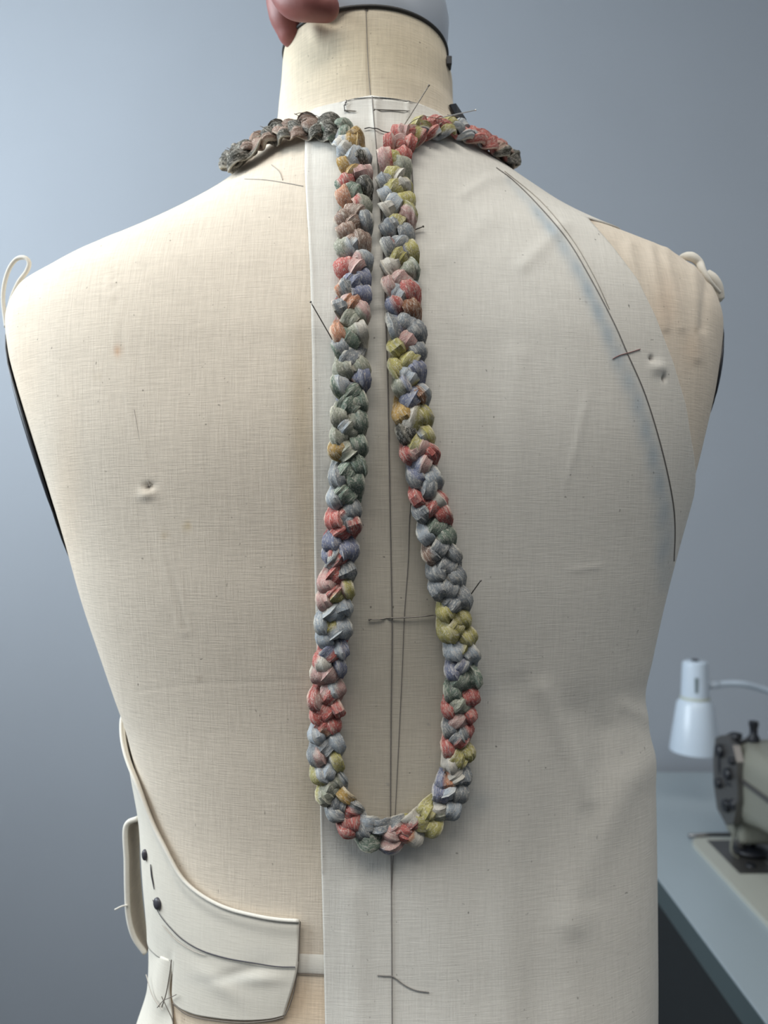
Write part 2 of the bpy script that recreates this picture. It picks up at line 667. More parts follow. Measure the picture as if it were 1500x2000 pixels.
disp += np.where(back, -0.00012 * np.exp(-(poly_dist(u, v, [(270, 1350), (400, 1335), (610, 1330)]) / 3) ** 2), 0)
P2 += Nn.reshape(-1, 3) * disp[:, None]
blobs = [(230, 685, 7, 11, (0.86, 0.62, 0.48), .8), (365, 1028, 6, 9, (0.80, 0.70, 0.45), .7), (322, 1045, 5, 8, (.8, .7, .5), .5),
         (390, 1325, 4, 6, (.5, .45, .4), .5), (292, 950, 3.2, 5, (.08, .07, .07), 1.0), (190, 735, 6, 8, (.8, .78, .7), .4),
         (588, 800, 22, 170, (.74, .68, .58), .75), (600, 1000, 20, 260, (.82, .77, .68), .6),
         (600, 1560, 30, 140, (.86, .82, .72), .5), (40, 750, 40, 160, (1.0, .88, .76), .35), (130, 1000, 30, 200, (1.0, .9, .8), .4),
         (1300, 600, 25, 60, (1.0, .88, .8), .5), (1350, 680, 22, 40, (1.0, .90, .82), .5), (1360, 645, 4, 7, (.5, .45, .4), .5),
         (715, 100, 320, 130, (.95, .935, .83), .95), (745, 150, 6, 5, (.6, .55, .5), .4), (1150, 430, 7, 14, (.62, .50, .42), .8),
         (450, 1950, 260, 60, (1.08, .96, .83), 1.0), (560, 1980, 100, 60, (1.08, .96, .83), .8)]
col = paint(P2, 1.0, blobs)
# thin darker line along the princess seam
col *= (1 - 0.12 * np.exp(-(sd / 2.2) ** 2) * np.where(back, 1, 0) * 0.6)[:, None]
Fc = [(i * nT + j, i * nT + (j + 1) % nT, (i + 1) * nT + (j + 1) % nT, (i + 1) * nT + j) for i in range(nZ - 1) for j in range(nT)]
Fc.append(tuple(range(nT))[::-1])
Fc.append(tuple((nZ - 1) * nT + k for k in range(nT)))
mesh('torso_cover', P2, Fc, M_linen, form, col=col)['label'] = 'pale linen cover over neck and torso'


def ribbon(name, pts, width, mat, parent, hull=drh, off=0.0009, n=None, label=None, wfun=None):
    """thin flat strip lying on the hull along a line"""
    Q = catmull(np.array(pts, float), n or max(8, int(len(pts) * 14)))
    hp = [hull.hit(a, b, off) for a, b in Q]
    Pp = np.array([h[0] for h in hp])
    Nm = np.array([h[1] for h in hp])
    T = np.gradient(Pp, axis=0)
    T /= np.linalg.norm(T, axis=1)[:, None] + 1e-12
    S = np.cross(T, Nm)
    S /= np.linalg.norm(S, axis=1)[:, None] + 1e-12
    V, Fc = [], []
    for i in range(len(Pp)):
        wd = width * (wfun(i / (len(Pp) - 1)) if wfun else 1)
        V += [Pp[i] - S[i] * wd / 2 - Nm[i] * 0.0003, Pp[i] - S[i] * wd / 3 + Nm[i] * 0.00008,
              Pp[i] + S[i] * wd / 3 + Nm[i] * 0.00008, Pp[i] + S[i] * wd / 2 - Nm[i] * 0.0003]
    for i in range(len(Pp) - 1):
        for k in range(3):
            Fc.append((i * 4 + k, i * 4 + k + 1, i * 4 + 5 + k, i * 4 + 4 + k))
    o = mesh(name, V, Fc, mat, parent)
    if label:
        o['label'] = label
    return o


ribbon('centre_seam', [(715, 14), (717, 80), (720, 140), (724, 190)], 0.00035, M_pencil, form, body, 0.0001)
ribbon('back_seam', seam[3:6], 0.0003, M_pencil_f, form, body, 0.0)
ribbon('shoulder_pencil_mark', [(478, 350), (520, 352), (560, 358), (592, 364)], 0.0004, M_pencil_f, form, body, 0.0003)
ribbon('shoulder_pencil_mark', [(530, 322), (545, 335), (552, 352)], 0.0004, M_pencil_f, form, body, 0.0003)
# neck rim and metal cap
ct = np.linspace(0, 2 * math.pi, 97)
rim = body.pos(ct, np.full(97, zt))
rim[:, 2] += 0.0004
cen = np.array([rim[:, 0].mean(), (rim[:, 1].min() + rim[:, 1].max()) / 2, zt])
rim_o = cen + (rim - cen) * 1.005
tube('neck_rim', rim_o, 0.0011, M_rim, form, 8)['label'] = 'thin black rim at top of neck'
V, Fc = [], []
prof = [(0.99, 0.0), (1.0, 0.001), (1.02, 0.012), (1.03, 0.020), (1.0, 0.028), (0.93, 0.038), (0.80, 0.047), (0.5, 0.055), (0.12, 0.058), (0.10, 0.075), (0.001, 0.076)]
for s, h in prof:
    for k in range(96):
        p = cen + (rim[k] - cen) * s
        V.append((p[0], p[1], zt + h))
for i in range(len(prof) - 1):
    for k in range(96):
        Fc.append((i * 96 + k, i * 96 + (k + 1) % 96, (i + 1) * 96 + (k + 1) % 96, (i + 1) * 96 + k))
mesh('neck_cap', V, Fc, M_cap, form)['label'] = 'silver grey metal neck cap'
# small black catch below the cap at the right of the neck
p = body.hit(879, 124, 0.0)[0]
box('cap_catch', (p.x - 0.001, p.x + 0.0022, p.y - 0.004, p.y + 0.003, p.z - 0.002, p.z + 0.003), M_dark, form, bev=0.0004)


def arm_plate(side, va, vb, tin, out):
    """dark oval plate closing the armhole, lying against the side of the torso"""
    za, zb_ = CZ + (1000 - va) / F * YS, CZ + (1000 - vb) / F * YS
    V, Fc = [], []
    nr, na = 8, 48
    for r_ in range(nr + 1):
        for k in range(na):
            a = 2 * math.pi * k / na
            rr = r_ / nr
            z = (za + zb_) / 2 + rr * math.sin(a) * (za - zb_) / 2
            t0 = rr * math.cos(a)
            zi = np.array([z])
            ts_ = np.linspace(-.3, 1.2, 300)
            q_ = body.pos(ts_ if side > 0 else math.pi - ts_, np.full(300, z))
            uu_ = pix(q_)[0]
            tsil = ts_[np.argmax(uu_ if side > 0 else -uu_)] + tin
            t = (tsil - .9) / 2 + t0 * (tsil + .9) / 2
            t = t if side > 0 else math.pi - t
            pp = body.pos(np.array([t]), np.array([z]))[0]
            nn = body.normal(np.array([t]), np.array([z]))[0]
            V.append(pp + nn * (out * (1 - rr ** 8 * 0.6)))
    for r_ in range(nr):
        for k in range(na):
            Fc.append((r_ * na + k, r_ * na + (k + 1) % na, (r_ + 1) * na + (k + 1) % na, (r_ + 1) * na + k))
    o = mesh('arm_plate', V, Fc, M_dark, form)
    m = o.modifiers.new('thick', 'SOLIDIFY')
    m.thickness = 0.001
    o['label'] = 'dark arm plate edge'
    return o


arm_plate(-1, 575, 1165, 0.05, 0.0022)
arm_plate(1, 600, 860, 0.03, 0.0020)

# shoulder loops of cotton cord
lp = [at(12, 640, .470), at(6, 580, .468), at(14, 535, .466), at(30, 508, .464), at(48, 503, .462), at(57, 513, .462), at(52, 530, .464), at(36, 552, .466), at(22, 585, .468), at(16, 620, .469)]
tube('shoulder_loop', catmull(np.array([tuple(q) for q in lp]), 60), 0.0013, M_tape, form, 8)['label'] = 'white cord loop on left shoulder'
lp = [at(1330, 503, .466), at(1340, 500, .461), at(1354, 503, .459), at(1366, 514, .459), at(1372, 528, .456), at(1384, 548, .455), at(1406, 572, .460)]
tube('shoulder_loop', catmull(np.array([tuple(q) for q in lp]), 40), np.interp(np.linspace(0, 1, 40), [0, .2, .5, .8, 1], [.0016, .0028, .0022, .0014, .001]), M_tape, form, 8)['label'] = 'white knotted cord end on right shoulder'
V, Fc = sweep(catmull(np.array([tuple(at(1380, 536, .466)), tuple(at(1393, 545, .464)), tuple(at(1402, 562, .465)), tuple(at(1405, 590, .468))]), 20), [0.0032] * 18 + [.002, .001], 10)
mesh('shoulder_pad', V, Fc, M_tape, form)
# waist tape
ribbon('waist_tape', [(560, 1880), (600, 1881), (640, 1883), (700, 1886)], 0.0098, M_tape, form, body, 0.0007, label='white cotton tape around the waist')
ribbon('tape_edge_stitching', [(575, 1899), (636, 1902)], 0.0004, M_stitch, form, body, 0.0010)
# black tab behind neck at right
tb = [(874, 207), (888, 203), (906, 238), (890, 240)]
V = []
for h in (0.0008, 0.002):
    for a, b_ in tb:
        q, nn = body.hit(min(a, 893), b_, h)
        V.append(Vector((q.x + max(0, a - 893) / F * q.y, q.y, q.z)))
mesh('black_tab', V, [(0, 1, 2, 3), (7, 6, 5, 4), (0, 4, 5, 1), (1, 5, 6, 2), (2, 6, 7, 3), (3, 7, 4, 0)], M_dark, form, smooth=False)['label'] = 'short black tape tab at neck base'
# stand
lathe('stand_pole', [(0.0, 0.05), (0.0165, 0.05), (0.0165, zb + 0.01), (0, zb + .01)], (0, 0.49, 0), M_metal, form, 24)
lathe('stand_base', [(0, 0.0), (0.19, 0.0), (0.19, 0.015), (0.05, 0.035), (0.025, 0.07), (0, 0.07)], (0, 0.49, 0), M_dark, form, 40)

# ================================================================== muslin panel
panel = empty('draped_muslin', (0.05, 0.39, 1.0), 'pale muslin panel pinned over the right half of the form, curved pencil line at armhole', 'fabric')
L_edge = [(725, 186), (660, 198), (597, 215), (595, 330), (600, 420), (606, 520), (610, 700), (612, 900), (614, 1100), (619, 1300), (624, 1500), (628, 1700), (632, 1850), (635, 2000), (636, 2100), (637, 2600)]
R_edge = [(725, 186), (800, 195), (850, 214), (885, 242)]
R_arm = [(1147, 424), (1196, 480), (1245, 545), (1280, 617), (1315, 708), (1340, 792), (1351, 865)]
lz = np.array([drh.inv(np.array(drh.hit(a, b_)[0])) for a, b_ in resample(np.array(L_edge, float), 160)])
rz1 = np.array([drh.inv(np.array(drh.hit(a, b_)[0])) for a, b_ in resample(np.array(R_edge, float), 30)])
rz2 = np.array([drh.inv(np.array(drh.hit(a, b_)[0])) for a, b_ in resample(np.array(R_arm, float), 60)])
# sort by z descending
ztop = lz[0, 1]
tR_pts = list(rz1) + [(-0.10, rz1[-1][1] - 0.006), (-0.15, rz1[-1][1] - 0.012), (-0.15, rz2[0][1] + 0.002)] + list(rz2) + \
    [(rz2[-1][0] - .10, rz2[-1][1] - 0.012), (rz2[-1][0] - .24, rz2[-1][1] - 0.026), (-0.18, rz2[-1][1] - 0.06), (-0.30, 1.05), (-0.30, 0.80)]
tR_pts = np.array(tR_pts)
tR_pts = tR_pts[np.argsort(-tR_pts[:, 1])]
lz = lz[np.argsort(-lz[:, 1])]
zbot = 0.84
nr, ncl = 560, 330
zrow = np.linspace(ztop, zbot, nr)
tl = np.interp(-zrow, -lz[:, 1], lz[:, 0])
tr = np.interp(-zrow, -tR_pts[:, 1], tR_pts[:, 0])
span = (tl - tr).max()
T_ = np.maximum(tl[:, None] - span * np.linspace(0, 1, ncl)[None, :], np.minimum(tl, tr)[:, None])
Z_ = np.tile(zrow[:, None], (1, ncl))
P = drh.pos(T_, Z_)
Nn = drh.normal(T_, Z_)
P = P.reshape(-1, 3)
Nn = Nn.reshape(-1, 3)
u, v = pix(P)
arm_line = [(968, 328), (1000, 352), (1045, 396), (1105, 466), (1150, 540), (1196, 627), (1224, 690), (1259, 771), (1290, 872), (1311, 967), (1317, 1030), (1315, 1096)]
cl_line = [(727, 190), (731, 240), (736, 300), (742, 400), (748, 500), (752, 600), (757, 750), (761, 950), (765, 1150), (766, 1250), (764, 1400), (763, 1600), (765, 1800), (766, 2060)]


def bump_line(pts, h, wd):
    return h * np.exp(-(poly_dist(u, v, pts) / wd) ** 2)


d = np.zeros(len(P))
d += bump_line([(733, 200), (735, 300), (741, 420), (744, 600)], 0.0020, 7) * np.interp(v, [180, 260, 600, 900], [.3, 1, .8, 0])
d += bump_line([(745, 600), (750, 760), (755, 1000)], 0.0011, 8) * np.interp(v, [560, 640, 800, 1050], [0, 1, .7, 0])
d += bump_line([(1148, 770), (1128, 860), (1105, 950)], 0.0004, 9) * np.interp(v, [750, 800, 900, 970], [0, 1, 1, 0])
d += bump_line([(930, 600), (925, 860), (935, 1100)], 0.0005, 18) * np.interp(v, [600, 750, 900, 1100], [0, 1, 1, 0])
d += bump_line([(1010, 700), (1000, 1000), (1010, 1300)], 0.0006, 26)
d += bump_line([(905, 380), (950, 350), (985, 345)], 0.0008, 10)
d += bump_line([(1020, 520), (1060, 480), (1100, 440)], 0.0007, 14)
d += bump_line([(950, 430), (860, 500)], 0.0006, 22)
d += bump_line([(1110, 1115), (1180, 1105)], 0.00025, 7) * np.interp(u, [1100, 1130, 1160, 1190], [0, 1, 1, 0])
d += bump_line([(1220, 1380), (1262, 1400)], 0.0006, 16)
d += bump_line([(1275, 1480), (1225, 1530), (1170, 1640), (1120, 1800)], 0.0016, 34)
d += bump_line([(1180, 1430), (1160, 1560), (1150, 1750)], -0.0012, 30)
d += bump_line([(1060, 1350), (1120, 1480), (1150, 1560)], 0.0009, 22)
d += bump_line([(990, 1400), (985, 1700), (1000, 2000)], 0.0009, 40)
d += bump_line([(1130, 1400), (1060, 1700), (1050, 2000)], -0.0010, 45)
d += bump_line([(690, 1750), (700, 2000)], 0.0006, 25)
d += bump_line([(660, 520), (655, 900)], 0.0005, 18) + bump_line([(600, 240), (604, 500), (612, 900), (628, 1700)], 0.0004, 5)
d += bump_line([(830, 380), (815, 700)], 0.0006, 12)
d += bump_line([(797, 200), (796, 224)], 0.0008, 4) + bump_line([(675, 188), (678, 216)], 0.0007, 3)
# buried pin at the armhole pushes a small mound
d += 0.0016 * np.exp(-(((u - 1285) / 15) ** 2 + ((v - 718) / 13) ** 2)) - 0.002 * np.exp(-(((u - 1272) / 4) ** 2 + ((v - 700) / 5) ** 2)) \
    - 0.002 * np.exp(-(((u - 1297) / 4) ** 2 + ((v - 738) / 7) ** 2))
d += 0.0006 * np.sin(u / 34.0 + 2.0 * np.sin(v / 210.0)) * np.interp(v, [900, 1500], [0.05, .5])
P2 = P + Nn * d[:, None]
# chalk, stains and darker areas of the cloth
col = np.ones((len(P), 3))


def mixin(w, c):
    global col
    col = col * (1 - w[:, None]) + np.array(c)[None, :] * w[:, None]


wn = 0.75 + 0.25 * np.sin(v / 17.0) * np.sin(u / 9.0 + v / 31.0)
shift = [(x - np.interp(y, [330, 450, 700, 1000, 1150], [5, 12, 20, 20, 14]), y) for x, y in arm_line[1:]] + [(1298, 1150)]
wc = np.exp(-(poly_dist(u, v, shift) / np.interp(v, [330, 450, 700, 1000], [7, 12, 16, 18])) ** 2)
arm_u = np.interp(v, [p[1] for p in arm_line], [p[0] for p in arm_line])
wc *= np.where(u > arm_u + 1, 0.12, 1.0) * np.interp(v, [345, 420, 1080, 1180], [.3, 1, .9, 0])
mixin(wc * 0.95 * wn, (0.58, 0.70, 0.84))
for (v0, v1, ua, ub, st) in ((1322, 1362, 672, 872, .50), (1545, 1585, 690, 850, .42)):
    wv = 1 / (1 + np.exp(-(v - v0) / 4)) * 1 / (1 + np.exp((v - v1) / 6))
    wu = 1 / (1 + np.exp(-(u - ua) / 8)) * 1 / (1 + np.exp((u - ub) / 14))
    mixin(wv * wu * st * 2 * wn, (0.60, 0.66, 0.72))
    mixin(np.exp(-((v - (v0 + v1) / 2) / 26) ** 2 - ((u - 925) / 45) ** 2) * .6 * wn, (0.60, 0.67, 0.74))
inside = 1 / (1 + np.exp(-(u - np.interp(v, [600, 1100, 1600], [760, 690, 660])) / 8)) / (1 + np.exp((u - np.interp(v, [600, 900, 1200, 1600], [775, 825, 890, 870])) / 8))
mixin(inside * np.interp(v, [300, 500, 900, 1600, 1660], [0, .3, .8, 1.0, 0]), (0.86, 0.81, 0.73))  # darker, browner tone between the braid columns
mixin(np.exp(-((u - 1272) / 3.5) ** 2 - ((v - 700) / 4) ** 2) + np.exp(-((u - 1296) / 2.5) ** 2 - ((v - 740) / 8) ** 2) * .9, (.25, .24, .24))
for (su, sv_) in ((705, 902), (711, 938), (737, 1468), (758, 1533), (838, 1415), (1240, 1190), (1215, 1470), (680, 770), (783, 1180), (1330, 1060), (1145, 590)):
    mixin(np.exp(-((u - su) / 2.5) ** 2 - ((v - sv_) / 2.5) ** 2) * .5, (.4, .4, .45))
Fc = [(i * ncl + j, i * ncl + j + 1, (i + 1) * ncl + j + 1, (i + 1) * ncl + j) for i in range(nr - 1) for j in range(ncl - 1)
      if T_[i, j] != T_[i, j + 1] or T_[i + 1, j] != T_[i + 1, j + 1]]
o = mesh('panel_cloth', P2, Fc, M_muslin, panel, col=np.clip(col, 0, 1.1))
m = o.modifiers.new('thick', 'SOLIDIFY')
m.thickness = 0.0007
m.offset = -1
_t = bpy.data.meshes
bm = bmesh.new()
bm.from_mesh(o.data)
bmesh.ops.remove_doubles(bm, verts=bm.verts[:], dist=2e-6)
bmesh.ops.delete(bm, geom=[v_ for v_ in bm.verts if not v_.link_faces], context='VERTS')
bmesh.ops.recalc_face_normals(bm, faces=bm.faces[:])
f0 = bm.faces[len(bm.faces) // 2] if hasattr(bm.faces, 'ensure_lookup_table') and not bm.faces.ensure_lookup_table() else None
if f0.normal.y > 0:
    bmesh.ops.reverse_faces(bm, faces=bm.faces[:])
bm.to_mesh(o.data)
bm.free()
# lines drawn on the cloth follow its real relief
class Pan(Hull):
    def __init__(self, bvh):
        self.bvh = bvh


pan = Pan(BVHTree.FromPolygons([tuple(q) for q in P2], Fc))
ribbon('pencil_line', cl_line, 0.00060, M_pencil, panel, pan, off=0.0005, label='dark pencil line and fold shade down the centre back')  # strip also draws in the shade beside the fold
ribbon('pencil_line', [(806, 950), (800, 1010), (797, 1100), (790, 1200), (786, 1300), (779, 1450), (774, 1550), (769, 1650), (765, 1740)], 0.00042, M_pencil, panel, pan, off=0.0003, label='thinner slanting pencil line')
ribbon('pencil_line', [(p[0] + 1, p[1]) for p in arm_line], 0.00050, M_pencil, panel, pan, off=0.0004, label='curved pencil line along the armhole')
ribbon('pencil_line', [(985, 335), (1056, 394), (1116, 466), (1160, 540), (1190, 604)], 0.00028, M_pencil_f, panel, pan, off=0.0004, label='second faint pencil line beside the armhole curve')
ribbon('balance_notch', [(1196, 701), (1210, 694), (1228, 689), (1250, 682)], 0.00045, M_redpencil, panel, pan, off=0.0005, label='brown pencil tick crossing the armhole line')
ribbon('loose_thread', [(737, 1904), (752, 1905), (768, 1907), (790, 1923), (812, 1933), (838, 1937)], 0.00035, M_pencil, panel, pan, off=0.0007)
ribbon('basting_thread', [(712, 254), (724, 252), (735, 254), (746, 259), (762, 262), (780, 260)], 0.0005, M_thread, panel, pan, off=0.0012)
ribbon('basting_thread', [(677, 198), (675, 207), (676, 218)], 0.0004, M_thread, panel, pan, off=0.0012)
ribbon('dart_line', [(802, 300), (805, 340), (808, 400), (806, 450)], 0.0007, M_pencil, panel, pan, off=0.0007)

# ================================================================== braided cord
PAL = {'G': (112, 132, 112), 'g': (158, 160, 136), 'B': (122, 128, 158), 'b': (166, 176, 184), 'S': (134, 140, 144), 'R': (206, 92, 82),
       'P': (206, 152, 142), 'O': (206, 128, 86), 'Y': (186, 174, 86), 'M': (192, 146, 62), 'K': (158, 122, 102), 'W': (204, 196, 180), 'D': (82, 80, 70), 'N': (160, 98, 62)}
spots = """475,325D 490,305D 515,290K 535,275D 560,275K 575,262D 600,258K 610,270D 640,255D 655,262G 670,275b
668,278W 692,278M 712,275K 672,315b 700,308b 690,318M 714,320D 664,345R 700,343P 725,350G 660,365O 684,365G 718,362D 700,380R 718,390g 662,398S 690,392K 680,420K 712,420S 705,440K 685,445K 712,470K
660,480g 683,487b 712,508b 660,525M 682,525R 697,513P 715,550B 690,560B 675,545S 675,578O 660,585S 712,590g 695,605P 660,612R 680,625g 700,640W 712,635g 655,655O 675,658G
668,672S 703,680G 690,695S 660,698W 672,715g 712,720P 700,712g 663,750b 690,738B 708,760g 682,770G 657,785b 672,800g 700,815G 655,842b 670,860g 700,860G
655,890M 665,910S 695,890G 690,918G 650,935S 668,948G 692,955G 645,975S 665,990b 700,1000S 650,1035R 680,1035R 697,1015S 640,1070B 675,1070B 697,1060Y 655,1090R
650,1105S 680,1110S 640,1125R 655,1140R 685,1145P 633,1150P 668,1160Y 637,1175P 650,1190b 680,1195b 630,1215Y 663,1210Y 648,1235b 678,1235b 627,1260b 660,1255b 643,1278R 670,1285B 625,1300W 640,1320P 665,1320B 620,1345P 633,1355R 655,1345P 658,1370b 625,1380P 655,1390R 630,1400R 660,1410R 632,1420O
615,1430b 640,1445b 655,1422R 625,1462S 655,1470Y 607,1485P 627,1505b 663,1515b 623,1545Y 648,1552g 680,1545Y 672,1565M 640,1585M 665,1585S 697,1578S 690,1600R 678,1620R 700,1628S 722,1592b 727,1615b 757,1605S 745,1640B 725,1645G 775,1590g 797,1595R 805,1613W 785,1635R 775,1645P 825,1585Y 840,1595Y 835,1615Y 820,1628O 868,1600g 860,1570W 875,1570b 890,1565S 863,1540B 905,1535S 890,1515O 855,1495M 868,1495W 885,1480b 900,1480Y 865,1455B 885,1450R 912,1455R 905,1440S 870,1420S 885,1410P 912,1405R 872,1380R 890,1375g 913,1365R 872,1340b 890,1335G 925,1330G
902,1305B 895,1285b 920,1275b 875,1260S 890,1240Y 870,1240Y 905,1240Y 858,1200Y 895,1210g 912,1215Y 852,1165M 870,1155S 895,1165S 850,1120S 880,1120S 900,1130S 845,1095K 870,1085S 890,1090S 845,1070S 825,1030b 860,1035G 880,1000O 850,995R 810,975R 815,990S 830,970S 845,975W
810,925S 790,890R 820,890P 835,900R 815,905B 860,950S 835,930B 845,940b 822,865Y 840,860S 790,845D 800,825W 825,820Y 835,810Y 780,800M 795,770B 825,770N 815,750b 770,740g 790,715Y 815,715B 765,690Y 795,680P 810,670S
775,640S 830,640S 760,620B 805,620P 812,600N 770,605B 795,580b 785,595R 755,565B 770,555P 800,558R 780,540P 810,540G 760,530S 790,525g 780,508Y 765,505W 750,495R 800,485B 765,475S
775,450Y 760,450S 800,440S 765,430Y 785,415P 745,420W 785,380b 795,395Y 750,375b 770,350Y 780,345W 745,345S 750,325R 765,320Y 790,325g 750,295P 780,300R 800,290B 760,280R 785,275P
790,265R 815,265Y 825,280R 840,265b 850,280S 850,250R 870,255Y 885,265b 890,280S 905,255b 915,280S 920,265R 940,290R 950,300R 965,315K 975,325D"""
SP = []
for tkn in spots.split():
    a, b_ = tkn.split(',')
    SP.append((float(a), float(b_[:-1]), PAL[b_[-1]]))
SPx = np.array([(s_[0], s_[1]) for s_ in SP])

path = [(472, 330), (490, 306), (520, 286), (560, 270), (600, 262), (645, 262), (678, 270), (692, 290), (694, 330), (692, 400), (694, 480), (690, 560), (685, 640), (688, 720), (684, 800), (680, 880),
        (676, 960), (669, 1040), (661, 1120), (655, 1200), (648, 1280), (642, 1360), (638, 1440), (643, 1500), (660, 1555), (695, 1600), (750, 1622), (808, 1606),
        (858, 1570), (884, 1515), (890, 1440), (896, 1360), (902, 1290), (888, 1220), (876, 1140), (856, 1060), (838, 980), (820, 900), (806, 820), (798, 740), (791, 650),
        (783, 580), (779, 500), (773, 420), (768, 350), (771, 300), (795, 272), (840, 264), (885, 264), (925, 280), (955, 303), (975, 325)]
Q = catmull(np.array(path, float), 900)
hp = [drh.hit(a, b_, 0.0) for a, b_ in Q]
Pc = np.array([h[0] for h in hp])
# run on over both shoulders to the front, unseen from behind
tA, zA = drh.inv(Pc[0])
tB, zB = drh.inv(Pc[-1])


def over_ridge(p, t0, side):
    """on from p over the shoulder ridge and down the front"""
    zs_ = np.linspace(p[2] - .005, p[2] + .06, 300)
    tr_ = 0.0 if side > 0 else math.pi
    xs_ = drh.pos(np.full(300, tr_), zs_)[:, 0]
    zr = zs_[np.argmin(np.abs(xs_ - (p[0] + side * .004)))]
    seq = [(t0 + (tr_ - t0) * .55, p[2] + (zr - p[2]) * .7), (tr_ - side * .05, zr), (tr_ - side * .4, zr - .003), (tr_ - side * .7, zr - .014), (tr_ - side * .95, zr - .032)]
    return [drh.pos(np.array([a]), np.array([b_]))[0] for a, b_ in seq]


preP = over_ridge(Pc[0], float(tA), -1)[::-1]
postP = over_ridge(Pc[-1], float(tB), 1)
Pc = catmull(np.vstack([preP, Pc[2:-2:18], postP]), 2600)


def smooth(a, k):
    ker = np.ones(k) / k
    pad = np.pad(a, ((k // 2, k - 1 - k // 2), (0, 0)), mode='edge')
    return np.stack([np.convolve(pad[:, i], ker, 'valid') for i in range(a.shape[1])], 1)


Nc = np.array([drh.bvh.find_nearest(Vector(p))[1] for p in Pc])
cc = Pc - np.array([0, YS, 0])
cc[:, 2] = 0
sg = np.sign((Nc * cc).sum(1))
Nc *= sg[:, None]
Pc = smooth(Pc, 25)
Nc = smooth(Nc, 61)
Nc /= np.linalg.norm(Nc, axis=1)[:, None]
arc = np.r_[0, np.cumsum(np.linalg.norm(np.diff(Pc, axis=0), axis=1))]
Tc = np.gradient(Pc, axis=0)
Tc /= np.linalg.norm(Tc, axis=1)[:, None]
Bc = np.cross(Tc, Nc)
Bc /= np.linalg.norm(Bc, axis=1)[:, None]
Lp = 0.0415
uc, vc = pix(Pc)
isc = (vc < 300) & ((uc < 675) | (uc > 800))
thin = smooth(np.where(isc, 0.80, 1.0)[:, None], 121)[:, 0]

M_braid, nt, b = new_mat('printed_cotton_strips')
N, L = nt.nodes, nt.links
atn = N.new('ShaderNodeAttribute')
atn.attribute_name = 'Col'
tc = N.new('ShaderNodeTexCoord')


def nz(scale, det, dist=0.0):
    n = N.new('ShaderNodeTexNoise')
    n.inputs['Scale'].default_value = scale
    n.inputs['Detail'].default_value = det
    n.inputs['Distortion'].default_value = dist
    L.new(tc.outputs['Object'], n.inputs['Vector'])
    return n.outputs['Fac']


def ramp(fac, a, b_):
    r = N.new('ShaderNodeMapRange')
    r.inputs[1].default_value, r.inputs[2].default_value = a, b_
    L.new(fac, r.inputs[0])
    return r.outputs[0]


def mixc(fac, c1, c2, mode='MIX'):
    mx = N.new('ShaderNodeMix')
    mx.data_type = 'RGBA'
    mx.blend_type = mode
    for i, x in ((0, fac), (6, c1), (7, c2)):
        if isinstance(x, (tuple, float)):
            mx.inputs[i].default_value = x
        else:
            L.new(x, mx.inputs[i])
    return mx.outputs[2]


sat = N.new('ShaderNodeAttribute')
sat.attribute_name = 'strip'


def nzs(sc3, det, dist=0.0):
    mp = N.new('ShaderNodeMapping')
    mp.inputs['Scale'].default_value = sc3
    L.new(sat.outputs['Vector'], mp.inputs['Vector'])
    n = N.new('ShaderNodeTexNoise')
    n.inputs['Scale'].default_value = 1.0
    n.inputs['Detail'].default_value = det
    n.inputs['Distortion'].default_value = dist
    L.new(mp.outputs[0], n.inputs['Vector'])
    return n.outputs['Fac']


def scaled(x, k_):
    q_ = N.new('ShaderNodeMath')
    q_.operation = 'MULTIPLY'
    L.new(x, q_.inputs[0])
    q_.inputs[1].default_value = k_
    return q_.outputs[0]


# printed flecks: pale strokes along the strip, paler cross strokes, darker ink strokes
c = mixc(scaled(ramp(nzs((500, 900, 9), 3, 2.6), 0.52, 0.60), .42), atn.outputs['Color'], (*lin((206, 200, 188)), 1))
c = mixc(scaled(ramp(nzs((900, 700, 5), 3, 1.5), 0.56, 0.66), .30), c, (*lin((200, 188, 176)), 1))
c = mixc(scaled(ramp(nzs((420, 900, 3), 4, 2.0), 0.56, 0.68), .50), c, (*lin((92, 92, 98)), 1))
L.new(c, b.inputs['Base Color'])
b.inputs['Roughness'].default_value = 0.85
b.inputs['Specular IOR Level'].default_value = 0.2
bp = N.new('ShaderNodeBump')
bp.inputs['Strength'].default_value = 0.5
bp.inputs['Distance'].default_value = 0.0006
L.new(nz(1500, 4, 1.0), bp.inputs['Height'])
L.new(bp.outputs[0], b.inputs['Normal'])

